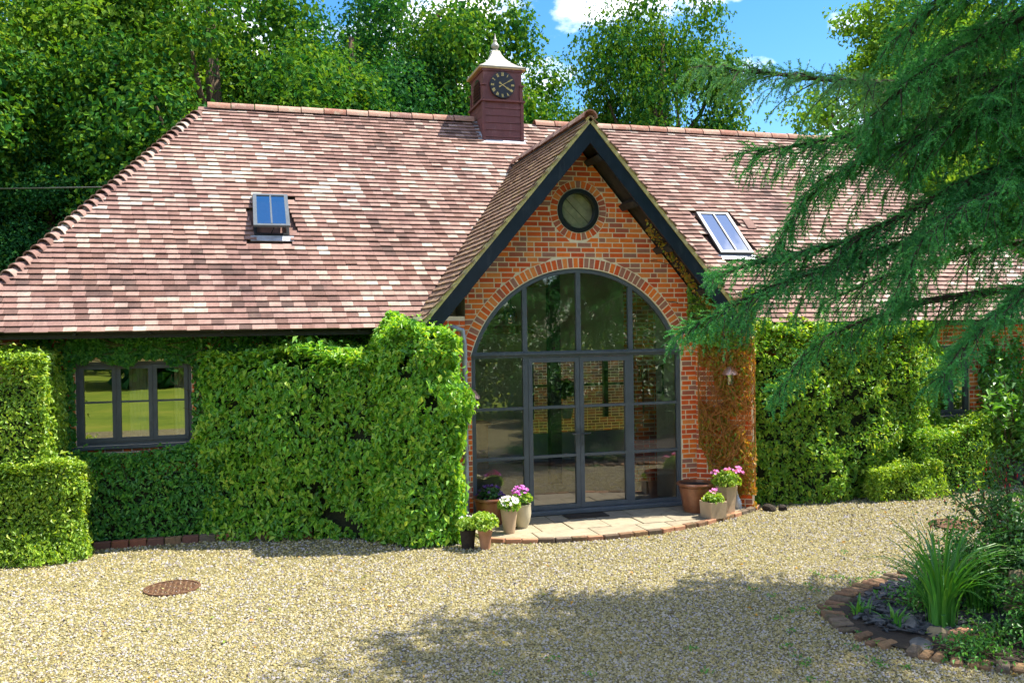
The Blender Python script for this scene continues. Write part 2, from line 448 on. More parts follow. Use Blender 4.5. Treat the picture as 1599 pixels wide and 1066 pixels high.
# ------------------------------------------------------------------ ground, drive, lawn
def sheet(name, poly, z, mat, kind='structure', parent=None):
    mb = MB(); mb.poly([(x, y, z) for x, y in poly], [tuple(range(len(poly)))])
    return mb.build(name, mat, parent, kind=kind)

t = NT('lawn_grass')
c = t.ramp(t.noise(.35, 8, .75), [(.3, (.06, .11, .012)), (.5, (.13, .18, .016)), (.72, (.22, .23, .03))])
M['lawn'] = t.done(c, .95, 0, .1, t.noise(30, 4), .8, .02)
def gravel_mat(name, gap):
    t = NT(name)
    v = t.node('ShaderNodeTexVoronoi', Scale=52.0); t.ln(t.pos(), v.inputs['Vector'])
    sp = t.node('ShaderNodeSeparateColor'); t.ln(v.outputs['Color'], sp.inputs[0])
    c = t.ramp(sp.outputs[0], [(0, (0.131, 0.103, 0.038)), (.2, (0.238, 0.205, 0.077)), (.45, (0.314, 0.280, 0.110)), (.7, (0.281, 0.258, 0.151)), (.85, (0.358, 0.345, 0.218)), (1, (0.152, 0.115, 0.054))])
    c = t.mix(.45, c, t.ramp(t.noise(.9, 5, .6), [(.3, (.72, .68, .62)), (.7, (1.12, 1.1, 1.02))]), 'MULTIPLY')
    c = t.mix(t.ramp(v.outputs['Distance'], [(.35, (0, 0, 0)), (.75, (gap, gap, gap))]), c, (.06, .05, .024))
    return t.done(c, .9, 0, .2, t.math('MULTIPLY', v.outputs['Distance'], -1.0), .9, .02)
M['gravel'] = gravel_mat('gravel_bed', .8)
t = NT('gravel_stone'); r = t.rnd()
c = t.ramp(r, [(0, (0.128, 0.097, 0.040)), (.14, (0.255, 0.203, 0.082)), (.36, (0.352, 0.300, 0.128)), (.56, (0.294, 0.248, 0.105)), (.74, (0.421, 0.378, 0.268)), (.9, (0.352, 0.330, 0.349)), (1, (0.098, 0.067, 0.040))])
M['gravel_stone'] = t.done(c, .85, 0, .25)

big = [(-260, -260), (260, -260), (260, 260), (-260, 260)]
sheet('ground', big, -.02, M['lawn'])
drive = [(-16, -13.2), (-9, -14.4), (0, -14.6), (8, -13.8), (18, -11.5), (24, -7), (24, 1.2), (-16, 1.2)]
sheet('gravel_drive', drive, 0.0, M['gravel'])

def scatter_stones():
    # loose stones in the part of the drive the camera sees, denser towards the camera
    pts = []; size = []
    for (y0, y1, dens, s) in ((-7.6, -5.6, 2300, .0135), (-5.6, -3.6, 1800, .0145), (-3.6, -1.6, 1050, .017), (-1.6, .9, 640, .019)):
        n = int((y1 - y0) * 23 * dens)
        x = rng.uniform(-12.5, 10.5, n); y = rng.uniform(y0, y1, n)
        P = np.stack([x, y, np.zeros(n)], 1)
        d = P - CAM; f = d @ fw
        u = d @ r2 / f
        keep = (np.abs(u) < .72)
        # keep off patio and house
        keep &= ~((x > -2.4) & (x < 2.7) & (y > -1.5 + (x * .22) ** 2 * 3))
        pts.append(P[keep]); size.append(rng.uniform(.6, 1.35, keep.sum()) * s)
    P = np.concatenate(pts); S = np.concatenate(size); n = len(P)
    base = np.array([(1, 0, -.15), (0, 1, -.15), (-1, 0, -.15), (0, -1, -.15), (.15, .1, .62)], float)
    V = base[None] * S[:, None, None] * rng.uniform(.62, 1.25, (n, 5, 1))
    V[:, :, 0] *= rng.uniform(.6, 1.0, n)[:, None]
    a = rng.uniform(0, 2 * PI, n); ca, sa = np.cos(a)[:, None], np.sin(a)[:, None]
    tl = rng.normal(0, .35, n)[:, None]
    V[:, :, 2] += V[:, :, 0] * tl
    X = V[:, :, 0] * ca - V[:, :, 1] * sa; Y = V[:, :, 0] * sa + V[:, :, 1] * ca
    W = np.stack([X, Y, V[:, :, 2]], 2) + P[:, None, :] + np.array([0, 0, .005])
    F = np.array([(0, 1, 4), (1, 2, 4), (2, 3, 4), (3, 0, 4)])
    FF = (F[None] + (np.arange(n) * 5)[:, None, None]).reshape(-1, 3)
    # colour drifts in soft patches
    pt = noise3(P, 5, 3, .35)
    R = np.clip(rng.uniform(0, .999, n) * .8 + .1 + .12 * pt, 0, .999)
    R = np.repeat(R, 5)
    me = fast_mesh('gravel', W.reshape(-1, 3), FF, M['gravel_stone'], R)
    tag(link('gravel', me), 'loose pale yellow gravel stones covering the whole drive', 'gravel', kind='stuff')
scatter_stones()

# ------------------------------------------------------------------ house
house = empty('brick_house', (0, .7, 0), 'red brick barn house with hipped tile roof, clock turret and arched glass doors', 'house')
X0, X1, YW = -8.05, 9.7, .70
EY, EZ, RY, RZ = .026, 2.935, 4.227, 6.805
RS = (RZ - EZ) / (RY - EY); RA = math.atan(RS); CA, SA = math.cos(RA), math.sin(RA)
def rz(y): return EZ + (y - EY) * RS
GX, GY, GZ, GS = -.02, -.62, 5.84, 1.17
GA = math.atan(GS); CG, SG = math.cos(GA), math.sin(GA)
def gz(x): return GZ - GS * abs(x - GX)
ARC_R, ARC_Z, SPR, W = 1.72, 1.97, 2.43, 1.66
PS, PD = .8176, .8425

# --- gable wall, front face y = 0
arch = []
a0 = math.asin((SPR - ARC_Z) / (ARC_R + .01))
for i in range(41):
    a = a0 + (PI - 2 * a0) * i / 40
    arch.append(((ARC_R + .01) * math.cos(a), ARC_Z + (ARC_R + .01) * math.sin(a)))
zw = lambda x: 5.53 - GS * abs(x - .0)
loop = [(-1.75, 0), (-W - .01, 0)] + arch[::-1] + [(W + .01, 0), (1.92, 0), (1.92, zw(1.92)), (0, zw(0)), (-1.75, zw(-1.75))]
RC = (.01, 4.56)
hole = [(RC[0] + .33 * math.cos(2 * PI * k / 32), RC[1] + .33 * math.sin(2 * PI * k / 32)) for k in range(32)]
gable_wall = MB().extr(loop, 0, .28, [hole]).build('gable_wall', M['mortar'], house)

def intervals(z, full=True):
    """allowed x ranges of brickwork at height z on the gable wall"""
    lim = min(1.92, (5.53 - z) / GS); lo = max(-1.75, -(5.53 - z) / GS)
    segs = [(lo, lim)]
    def cut(c, h):
        nonlocal segs
        out = []
        for a, b in segs:
            if c + h <= a or c - h >= b: out.append((a, b)); continue
            if c - h > a: out.append((a, c - h))
            if c + h < b: out.append((c + h, b))
        segs = out
    RO = ARC_R + .175
    if z <= SPR: cut(0, W + .012)
    elif abs(z - ARC_Z) < RO: cut(0, math.sqrt(RO * RO - (z - ARC_Z) ** 2))
    if abs(z - RC[1]) < .452: cut(RC[0], math.sqrt(.452 ** 2 - (z - RC[1]) ** 2))
    return segs

brick_polys = []      # front polygons (x0b, x1b, x0t, x1t, zb, zt)
row = 0; z = .01
while z < 5.5:
    zb, zt = z + .008, z + .0675
    A, B = intervals(zb), intervals(zt)
    zm = (zb + zt) / 2
    C = intervals(zm)
    for (ca_, cb_) in C:
        # matching limits at bottom and top
        f = lambda S: min(S, key=lambda s: abs(s[0] - ca_) + abs(s[1] - cb_), default=(ca_, cb_))
        ab, at = f(A), f(B)
        if abs(ab[0] - ca_) + abs(ab[1] - cb_) > .5: ab = (ca_, cb_)
        if abs(at[0] - ca_) + abs(at[1] - cb_) > .5: at = (ca_, cb_)
        x = -1.75 - (0 if row % 2 else .17) - .06 * (row % 3)
        rr = random.Random(row * 17 + 3)
        while x < cb_:
            wl_ = .209 if rr.random() < .68 else .097
            if wl_ < .15 and rr.random() < .3: wl_ = .153
            p = [max(x, ab[0]), min(x + wl_, ab[1]), max(x, at[0]), min(x + wl_, at[1])]
            if p[1] - p[0] > .012 and p[3] - p[2] > .004 or p[3] - p[2] > .03 and p[1] - p[0] > -.02:
                brick_polys.append((p[0], max(p[1], p[0] + .004), p[2], max(p[3], p[2] + .004), zb, zt))
            x += wl_ + .0165
    z += .0755; row += 1

def brick_front(mb, pts4, y, rnd):
    """pts4: (x, z) anticlockwise from bottom left; a slab proud of the joint"""
    f = y - rnd_out(rnd); b = y + .008
    i = .003
    cx = sum(p[0] for p in pts4) / 4; cz = sum(p[1] for p in pts4) / 4
    fr = [(cx + (x - cx) * .985, f, cz + (z - cz) * .965) for x, z in pts4]
    bk = [(x, b, z) for x, z in pts4]
    mb.poly(fr + bk, [(0, 1, 2, 3), (0, 4, 5, 1), (1, 5, 6, 2), (2, 6, 7, 3), (3, 7, 4, 0)], rnd)
def rnd_out(r): return .004 + .004 * ((r * 7.13) % 1)

arch_bricks = []
n = 56
aa0 = math.asin((SPR - .0 - ARC_Z) / (ARC_R + .1)) - .0
for i in range(n):
    a_ = aa0 + (PI - 2 * aa0) * i / n; b_ = aa0 + (PI - 2 * aa0) * (i + 1) / n
    g = .0052
    r_in, r_out = ARC_R + .022, ARC_R + .165
    q = []
    for (r_, a) in ((r_in, b_ - g), (r_in, a_ + g), (r_out, a_ + g), (r_out, b_ - g)):
        q.append((r_ * math.cos(a), ARC_Z + r_ * math.sin(a)))
    arch_bricks.append(q)
round_bricks = []
for i in range(30):
    a_ = 2 * PI * i / 30; b_ = 2 * PI * (i + 1) / 30
    q = [(RC[0] + r_ * math.cos(a), RC[1] + r_ * math.sin(a)) for (r_, a) in ((.338, b_ - .022), (.338, a_ + .022), (.443, a_ + .018), (.443, b_ - .018))]
    round_bricks.append(q)

# 300 bricks as parts: arch and round window rings plus the largest plain ones, the rest joined
full = []; rest = []
proto = {}
for p in brick_polys:
    w0, w1 = p[1] - p[0], p[3] - p[2]
    isfull = abs(w0 - w1) < 1e-4 and abs(p[0] - p[2]) < 1e-4 and (abs(w0 - .209) < 1e-3)
    (full if isfull and p[4] > 2.6 else rest).append(p)
full.sort(key=lambda p: p[4])
budget = 300 - len(arch_bricks) - len(round_bricks)
rest += full[budget:]; full = full[:budget]
mb = MB(); brick_front(mb, [(-.1045, -.02975), (.1045, -.02975), (.1045, .02975), (-.1045, .02975)], 0, .2)
bm_full = mb.mesh('brick', M['brick']); 
for p in full:
    o = link('brick', bm_full, gable_wall, ((p[0] + p[1]) / 2, 0, (p[4] + p[5]) / 2))
for q in arch_bricks + round_bricks:
    mb = MB(); brick_front(mb, q, 0, random.random()); mb.build('brick', M['brick'], gable_wall)
mb = MB()
for p in rest:
    brick_front(mb, [(p[0], p[4]), (p[1], p[4]), (p[3], p[5]), (p[2], p[5])], 0, random.random())
mb.build('brickwork', M['brick'], gable_wall, kind='stuff')

# --- other walls: mortar body with joined brick relief
def brick_face(mb, o, ax, length, z0, z1, holes=(), skip=None):
    """bricks on a vertical face: o start (x, y), ax unit direction, outward normal to the right of ax"""
    ax = Vector((ax[0], ax[1], 0)).normalized(); nr = Vector((ax.y, -ax.x, 0))
    z = z0; row = 0
    while z < z1 - .06:
        s = -.06 if row % 2 else -.17
        while s < length:
            w = .209 if random.random() < .7 else .097
            a, b = max(0, s), min(length, s + w)
            zb, zt = z + .008, z + .0675
            parts_ = [(a, b)]
            for h in holes:
                if zb < h[3] - .01 and zt > h[2] + .01:
                    parts_ = [q for (p0, p1) in parts_ for q in ((p0, min(p1, h[0] - .004)), (max(p0, h[1] + .004), p1)) if q[1] - q[0] > .02]
            for (a, b) in parts_:
                if b - a < .02: continue
                out = .004 + random.random() * .004
                P = []
                for (u, zz) in ((a, zb), (b, zb), (b, zt), (a, zt)):
                    P.append(Vector((o[0], o[1], zz)) + ax * u + nr * out)
                for (u, zz) in ((a, zb), (b, zb), (b, zt), (a, zt)):
                    P.append(Vector((o[0], o[1], zz)) + ax * u - nr * .006)
                mb.poly(P, [(0, 1, 2, 3), (0, 4, 5, 1), (1, 5, 6, 2), (2, 6, 7, 3), (3, 7, 4, 0)], random.random())
            s += w + .0165
        z += .0755; row += 1

WL = (-7.0, -5.52, 1.30, 2.44)        # left window opening x0 x1 z0 z1
WR = (7.0, 7.80, 1.14, 2.40)          # right window opening
def wall_with_hole(x0, x1, z1, h):
    return MB().extr([(x0, 0), (x1, 0), (x1, z1), (x0, z1)], YW, YW + .25, [[(h[0], h[2]), (h[1], h[2]), (h[1], h[3]), (h[0], h[3])]])
wl_o = wall_with_hole(X0, -1.76, 3.2, WL).build('front_wall', M['mortar'], house)
mb = MB(); brick_face(mb, (X0, YW), (1, 0), -1.76 - X0, .9, 2.95, [(WL[0] - X0, WL[1] - X0, WL[2], WL[3])])
mb.build('brickwork', M['brick'], wl_o, kind='stuff')
wr_o = wall_with_hole(2.66, X1, 3.2, WR).build('front_wall', M['mortar'], house)
mb = MB(); brick_face(mb, (2.66, YW), (1, 0), X1 - 2.66, 0, 2.95, [(WR[0] - 2.66, WR[1] - 2.66, WR[2], WR[3])])
mb.build('brickwork', M['brick'], wr_o, kind='stuff')
# splayed wing walls beside the doors
def prism(mb, pts, z0, z1, rnd=0):
    n = len(pts)
    mb.poly([(x, y, z0) for x, y in pts] + [(x, y, z1) for x, y in pts], [tuple(range(n))[::-1], tuple(range(n, 2 * n))] + [(i, (i + 1) % n, n + (i + 1) % n, n + i) for i in range(n)], rnd)
for pts, (p, q), zt in (([(1.925, .002), (2.62, -.46), (2.655, -.46), (2.655, .95), (1.925, .95)], ((1.925, .002), (2.62, -.46)), 3.25),
                        ([(-1.755, .002), (-1.755, .95), (-2.5, .95), (-2.5, -.46), (-2.46, -.46)], ((-2.46, -.46), (-1.755, .002)), 3.0)):
    mb = MB(); prism(mb, pts, 0, zt); w_ = mb.build('wing_wall', M['mortar'], house)
    d = Vector((q[0] - p[0], q[1] - p[1], 0))
    mb = MB(); brick_face(mb, p, d.normalized(), d.length, 0, zt); mb.build('brickwork', M['brick'], w_, kind='stuff')
mb = MB()
mb.box((X0 + .002, YW + .26, 0), (X0 + .25, 7.7, 2.9)); mb.box((X1 - .25, YW + .26, 0), (X1 - .002, 7.7, 2.9)); 
mb.build('end_wall', M['dark_brick'], house)
BX0, BX1 = -.55, 1.75
mb = MB(); mb.extr([(X0 + .26, 0), (X1 - .26, 0), (X1 - .26, 2.9), (X0 + .26, 2.9)], 7.45, 7.7, [[(.6, .2), (5.2, .2), (5.2, 2.7), (.6, 2.7)]])
mb.build('rear_wall', M['plaster'], house)

# --- main roof
HL = lambda y: -5.42 + (y - RY) * .684      # left hip
HR = lambda y: 7.54 - (y - RY) * .62        # right hip
BY = 2 * RY - EY
mb = MB()
dz = -.035
YN = EY + (GZ - .12 - EZ) / RS
RX0, RX1, RY0, RY1 = 1.2, 5.0, 4.40, 5.34        # added rooflight in the unseen rear slope, brings daylight into the room
rb = lambda y: RZ - (y - RY) * RS + dz
mb.poly([(HL(EY), EY, EZ + dz), (-2.42, EY, EZ + dz), (GX, YN, rz(YN) + dz), (2.38, EY, EZ + dz), (HR(EY), EY, EZ + dz), (HR(RY), RY, RZ + dz), (GX, RY, RZ + dz), (HL(RY), RY, RZ + dz), (HL(EY), BY, EZ + dz), (HR(EY), BY, EZ + dz)],
        [(0, 1, 2, 6, 7), (2, 3, 4, 5, 6), (4, 9, 5), (8, 0, 7)], .3)
mb.poly([(HL(RY), RY, rb(RY)), (RX0, RY, rb(RY)), (RX0, BY, rb(BY)), (HL(EY), BY, rb(BY)), (RX1, RY, rb(RY)), (HR(RY), RY, rb(RY)), (HR(EY), BY, rb(BY)), (RX1, BY, rb(BY)),
         (RX0, RY0, rb(RY0)), (RX1, RY0, rb(RY0)), (RX0, RY1, rb(RY1)), (RX1, RY1, rb(RY1))],
        [(3, 2, 10, 8, 1, 0), (4, 9, 11, 7, 6, 5), (1, 8, 9, 4), (10, 2, 7, 11)], .3)
roof = mb.build('roof', M['roof_tile'], house)
D_ = np.array([0, -CA, -SA]); N_ = np.array([0, -SA, CA])
SL = (RY - EY) / CA
G = .1165
SK = [(-4.64, -4.10, 1.40, 2.22), (3.02, 3.72, 1.14, 2.10)]    # rooflight openings x0 x1 y0 y1
def tile_local(wd=.1625, ln=.17, th=.014):
    # x along the course, v down the slope, w normal
    b = []
    for (v, w) in ((-.045, .0), (ln - .045, .031)):
        for (x, dw) in ((-wd / 2, 0), (wd / 2, 0)):
            b.append((x, v, w)); b.append((x, v, w + th))
    return np.array(b)      # 8 points
TF = np.array([(1, 3, 7, 5), (0, 4, 6, 2), (4, 5, 7, 6), (0, 1, 5, 4), (2, 6, 7, 3)])
def slope_tiles(rows, org, du, dd, dn, u_range, gauge, keep, jit=1.0, pitch=.1645):
    T = []
    for i in range(rows):
        s = (i + .35) * gauge
        u0, u1 = u_range(s)
        u = np.arange(u0 - pitch, u1 + pitch, pitch) + (pitch / 2 if i % 2 else 0) + rng.uniform(-.006, .006)
        u = u[(u > u0 - .02) & (u < u1 + .02)]
        if not len(u): continue
        P = org[None] + u[:, None] * du + s * dd
        k = keep(P); P = P[k]
        if len(P): T.append(P)
    P = np.concatenate(T); n = len(P)
    j = rng.normal(0, 1, (n, 4)) * jit
    return P, j
def tiles_world(P, j, du, dd, dn, loc):
    n = len(P)
    V = np.repeat(loc[None], n, 0).astype(float)
    ang = j[:, 0] * .008
    x = V[:, :, 0] * np.cos(ang)[:, None] - V[:, :, 1] * np.sin(ang)[:, None]
    v = V[:, :, 0] * np.sin(ang)[:, None] + V[:, :, 1] * np.cos(ang)[:, None] + (j[:, 1] * .0025)[:, None]
    w = V[:, :, 2] + np.abs(j[:, 2] * .003)[:, None] * (V[:, :, 1] > .05)
    return P[:, None, :] + x[..., None] * du + v[..., None] * dd + w[..., None] * dn
DU = np.array([1.0, 0, 0])
def keep_main(P):
    k = np.ones(len(P), bool)
    for a, b, c_, d_ in SK: k &= ~((P[:, 0] > a - .03) & (P[:, 0] < b + .03) & (P[:, 1] > c_ - .04) & (P[:, 1] < d_ + .05))
    g = GZ - GS * np.abs(P[:, 0] - GX)
    k &= ~((g > P[:, 2] + .05) & (np.abs(P[:, 0] - GX) < 2.7))
    k &= ~((np.abs(P[:, 0] + .07) < .38) & (P[:, 1] > 3.75))
    return k
top = np.array([0, RY, RZ])
P, j = slope_tiles(int(SL / G) + 1, top, DU, D_, N_, lambda s: (HL(RY - s * CA), HR(RY - s * CA)), G, keep_main)
dist = np.linalg.norm(P - CAM, axis=1)
d = P - CAM; f = d @ fw; px = d @ r2 / f; pz = d @ u2 / f
seen = (np.abs(px) < .565) & (pz > -.02)
seen &= P[:, 2] > EZ + .02
order = np.argsort(np.where(seen, dist, 1e9))
near = order[:300]; far = order[300:]
loc_t = tile_local()
lm = fast_mesh('tile', np.stack([loc_t[:, 0], loc_t[:, 1] * D_[1] + loc_t[:, 2] * N_[1], loc_t[:, 1] * D_[2] + loc_t[:, 2] * N_[2]], 1), TF, M['roof_tile'], np.zeros(8))
for i in near:
    o = link('tile', lm, roof, tuple(P[i] + np.array([0, j[i, 1] * .002, 0])))
    o.rotation_euler = (abs(j[i, 2]) * .006, 0, 0)
WV = tiles_world(P[far], j[far], DU, D_, N_, loc_t)
n = len(far)
o = link('tile_courses', fast_mesh('tile_courses', WV.reshape(-1, 3), (TF[None] + (np.arange(n) * 8)[:, None, None]).reshape(-1, 4), M['roof_tile'], np.repeat(rng.uniform(0, 1, n), 8)), roof)
o['kind'] = 'stuff'

def half_tube(p, q, ra, rb, upv=(0, 0, 1), n=9, th=.016, rnd=0.0, wide=1.0):
    """half round tile from p to q, its open side away from upv"""
    p, q, u = Vector(p), Vector(q), Vector(upv)
    d = (q - p).normalized(); s = d.cross(u).normalized(); u = s.cross(d).normalized()
    mb = MB(); V = []
    for (c, r_) in ((p, ra), (q, rb)):
        for k in range(n):
            a = PI * k / (n - 1)
            V.append(c + s * math.cos(a) * r_ * wide + u * math.sin(a) * r_)
        for k in range(n):
            a = PI * k / (n - 1)
            V.append(c + s * math.cos(a) * (r_ - th) * wide + u * math.sin(a) * (r_ - th))
    F = []
    for k in range(n - 1):
        F.append((k, k + 1, 2 * n + k + 1, 2 * n + k)); F.append((n + k, 3 * n + k, 3 * n + k + 1, n + k + 1))
        F.append((k, n + k, n + k + 1, k + 1)); F.append((2 * n + k, 2 * n + k + 1, 3 * n + k + 1, 3 * n + k))
    F += [(0, 2 * n, 3 * n, n), (n - 1, 2 * n - 1, 4 * n - 1, 3 * n - 1)]
    return mb.poly(V, F, rnd)
x = HL(RY) + .05
while x < HR(RY):
    e = min(x + .40, HR(RY) + .05)
    if not (x < .36 and e > -.5):
        half_tube((x, RY, RZ - .02 + random.uniform(-.004, .006)), (e - .012, RY, RZ - .02 + random.uniform(-.004, .006)), .125, .12, rnd=random.random()).build('ridge_tile', M['ridge_clay'], roof, smooth=True)
    x += .405
for sgn, H in ((-1, HL), (1, HR)):
    top_p = Vector((H(RY), RY, RZ)); bot = Vector((H(EY), EY, EZ))
    d = (bot - top_p); Lh = d.length; d.normalize()
    k = 0; s = .1
    upv = (sgn * .35, -.45, .8)
    while s < Lh - .02:
        p = top_p + d * s; q = top_p + d * (s + .25)
        un = Vector(upv).normalized()
        half_tube(p - un * .075, q - un * .02, .07, .125, upv, 8, rnd=random.random(), wide=1.0).build('hip_tile', M['roof_tile'], roof, smooth=True)
        s += .155
# eaves: fascia, gutter
for a, b in ((HL(EY) + .1, -2.42), (2.42, HR(EY) - .1)):
    mb = MB(); mb.box((a, EY + .06, EZ - .17), (b, EY + .085, EZ - .045)); mb.build('fascia', M['black'], roof)
    mb = MB(); mb.box((a, EY + .088, EZ - .165), (b, YW + .02, EZ - .14)); mb.build('soffit', M['soffit'], roof)
    g = half_tube((a, EY - .0, EZ - .055), (b, EY - .0, EZ - .055), .06, .06, (0, 0, -1), 9, .006)
    g.build('gutter', M['black'], roof, smooth=True)
    mb = MB()
    k = a + .4
    while k < b: mb.box((k, EY - .062, EZ - .13), (k + .03, EY + .06, EZ - .05)); k += .9
    mb.build('gutter_bracket', M['black'], roof, kind='stuff')

mb = MB()
for x in (RX0, (RX0 + RX1) / 2, RX1):
    mb.bar((x, RY0, rb(RY0) + .05), (x, RY1, rb(RY1) + .05), .08, .12)
for y in (RY0, RY1): mb.bar((RX0, y, rb(y) + .05), (RX1, y, rb(y) + .05), .08, .12)
added_rfl = mb.build('rooflight', M['black'], house)  # added and unseen, only there to light the room behind the doors
for x0, x1 in ((RX0, (RX0 + RX1) / 2), ((RX0 + RX1) / 2, RX1)):
    mb = MB(); mb.poly([(x0, RY0, rb(RY0) + .06), (x1, RY0, rb(RY0) + .06), (x1, RY1, rb(RY1) + .06), (x0, RY1, rb(RY1) + .06)], [(0, 1, 2, 3)]); mb.build('pane', M['glass_clear'], added_rfl)

# --- gable roof
mb = MB()
YB = 3.3
for sg in (-1, 1):
    def pt(s, y, off): return (GX + sg * (s * CG) + sg * off * SG * 1.0, y, GZ - s * SG + off * CG)
    SLG = 2.52 / CG
    o_, i_ = -.045, -.15
    mb.hexa([pt(0, GY + .06, i_), pt(SLG, GY + .06, i_), pt(SLG, YB if False else .25, i_), pt(0, YB, i_), pt(0, GY + .06, o_), pt(SLG, GY + .06, o_), pt(SLG, .25, o_), pt(0, YB, o_)], .2)
gable_roof = mb.build('gable_roof', M['soffit'], house)
SLG = 2.52 / CG
tl2 = tile_local()
for sg in (-1, 1):
    du = np.array([0, float(sg), 0]); dd = np.array([sg * CG, 0, -SG]); dn = np.array([sg * SG, 0, CG])
    def keep_g(P): return (EZ + (P[:, 1] - EY) * RS) < P[:, 2] + .02
    org = np.array([GX, 0, GZ]) + dn * -.035
    rngu = (lambda s: (GY + .05, 3.3)) if sg > 0 else (lambda s: (-3.3, -GY - .05))
    Pg, jg = slope_tiles(int(SLG / .118), org, du, dd, dn, rngu, .118, keep_g)
    Wg = tiles_world(Pg, jg, du, dd, dn, tl2)
    n = len(Pg); F_ = TF if True else TF[:, ::-1]
    o = link('tile_courses', fast_mesh('tile_courses', Wg.reshape(-1, 3), (F_[None] + (np.arange(n) * 8)[:, None, None]).reshape(-1, 4), M['gable_tile'], np.repeat(rng.uniform(0, 1, n), 8)), gable_roof)
    o['kind'] = 'stuff'
    # verge mortar line and bargeboard
    A = Vector((GX, GY, GZ)); Bv = Vector((GX + sg * 2.5, GY, GZ - 2.5 * GS))
    dv = (Bv - A).normalized(); nv = Vector((sg * SG, 0, CG))
    mb = MB()
    mid = (A + Bv) / 2
    mb.obox(mid + nv * -.045 + Vector((0, .055, 0)), dv * ((Bv - A).length / 2), nv * .026, Vector((0, .06, 0)))
    mb.build('verge', M['verge'], gable_roof)
    # board with mitred top
    q = [A + nv * -.075, Bv + nv * -.075, Bv + nv * -.255, Vector((GX, GY, GZ - (.255 / CG)))]
    q[0] = Vector((GX, GY, GZ - .075 / CG))
    y0, y1 = GY + .012, GY + .05
    mb = MB(); P8 = [(v.x, y0, v.z) for v in q] + [(v.x, y1, v.z) for v in q]
    mb.poly(P8, [(0, 1, 2, 3), (7, 6, 5, 4), (0, 4, 5, 1), (1, 5, 6, 2), (2, 6, 7, 3), (3, 7, 4, 0)])
    mb.build('bargeboard', M['barge'], gable_roof)
    for k in range(4):
        s = .55 + k * .85
        c = Vector((GX, 0, GZ)) + dv * s + nv * -.21
        mb = MB(); mb.obox((c.x, GY / 2 + .02, c.z), dv * .05, nv * .06, Vector((0, -GY / 2 - .03, 0))); mb.build('rafter', M['soffit'], gable_roof)
y = GY - .01; k = 0
while y < 3.1:
    half_tube((GX, y, GZ - .035), (GX, y + .33, GZ - .04), .112, .106, rnd=random.random()).build('ridge_tile', M['ridge_clay'], gable_roof, smooth=True)
    y += .34

# --- clock turret on the ridge
TX, TY = -.075, 4.19
turret = MB().box((TX - .375, TY - .475, 5.5), (TX + .375, TY + .475, 7.70)).build('clock_turret', M['turret'], house)
def tpart(name, mb, mat='turret', **kw): return mb.build(name, M[mat], turret, **kw)
F0 = TY - .475        # front plane of the body
for k in range(8):
    z0 = 6.02 + k * .134
    mb = MB(); mb.hexa([(TX - .372, F0 - .016, z0), (TX + .372, F0 - .016, z0), (TX + .372, F0 + .01, z0), (TX - .372, F0 + .01, z0), (TX - .372, F0 - .005, z0 + .128), (TX + .372, F0 - .005, z0 + .128), (TX + .372, F0 + .01, z0 + .128), (TX - .372, F0 + .01, z0 + .128)]); tpart('board', mb)
    for sx in (-1, 1):
        xx = TX + sx * .375
        mb = MB(); mb.box((min(xx, xx + sx * .012), F0 + .03, z0), (max(xx, xx + sx * .012), TY + .45, z0 + .127)); tpart('board', mb)
for sx in (-1, 1):
    for sy in (-1, 1):
        x = TX + sx * .375; y = TY + sy * .475
        mb = MB(); mb.box((x - .028, y - .028, 5.6), (x + .028, y + .028, 7.08)); tpart('corner_post', mb)
        mb = MB(); mb.box((x - .03 - sx * .012, y - .03 - sy * .012, 7.12), (x + .03 - sx * .012, y + .03 - sy * .012, 7.38)); mb.box((x - .045, y - .045, 7.385), (x + .045, y + .045, 7.41)); tpart('pilaster', mb)
mb = MB(); mb.box((TX - .43, TY - .53, 7.085), (TX + .43, TY + .53, 7.117)); tpart('ledge', mb)
mb = MB(); mb.box((TX - .395, TY - .495, 7.66), (TX + .395, TY + .495, 7.715)); tpart('cornice', mb)
# flank louvres over a black arched sheet standing in for a shaded opening
for sx in (-1, 1):
    xx = TX + sx * .376
    mb = MB()
    pts = [(-.27, 7.15), (.27, 7.15)] + [(.27 * math.cos(a), 7.38 + .22 * math.sin(a)) for a in [PI * k / 10 for k in range(11)]]
    n = len(pts)
    mb.poly([(xx + sx * .006, TY + a, b) for a, b in pts], [tuple(range(n)) if sx > 0 else tuple(range(n))[::-1]])
    tpart('louvre_shade', mb, 'dial')
    for k in range(7):
        z0 = 7.17 + k * .058
        hw = .26 if z0 < 7.38 else .27 * math.sqrt(max(.05, 1 - ((z0 - 7.36) / .24) ** 2))
        mb = MB(); mb.obox((xx + sx * .016, TY, z0), (sx * .012, 0, -.012), (0, hw, 0), (.003 * sx, 0, .005)); tpart('louvre', mb)
prof = [(.635, 0), (.645, .03), (.60, .05), (.47, .11), (.33, .19), (.22, .28), (.15, .36), (.115, .43), (.10, .46)]
mb = MB(); mb.lathe(prof, (TX, TY, 7.715), sq=4)
for i, v in enumerate(mb.v): mb.v[i] = (v[0], TY + (v[1] - TY) * (1.13 if v[2] < 7.8 else 1.08), v[2])
tpart('cap', mb, 'lead')
mb = MB(); mb.box((TX - .452, TY - .512, 7.70), (TX + .452, TY + .512, 7.724)); tpart('cap_edge', mb, 'gilt')
mb = MB(); mb.lathe([(.05, 0), (.065, .02), (.035, .05), (.075, .09), (.078, .12), (.05, .16), (.03, .19), (.04, .22), (.02, .25), (.004, .36)], (TX, TY, 8.165), 14); tpart('finial', mb, 'lead', smooth=True)
DC = (-.085, F0 - .02, 7.395)
def disc(mb, c, r, y0, y1, n=40): 
    mb.extr([(c[0] + r * math.cos(2 * PI * k / n), c[2] + r * math.sin(2 * PI * k / n)) for k in range(n)], y0, y1)
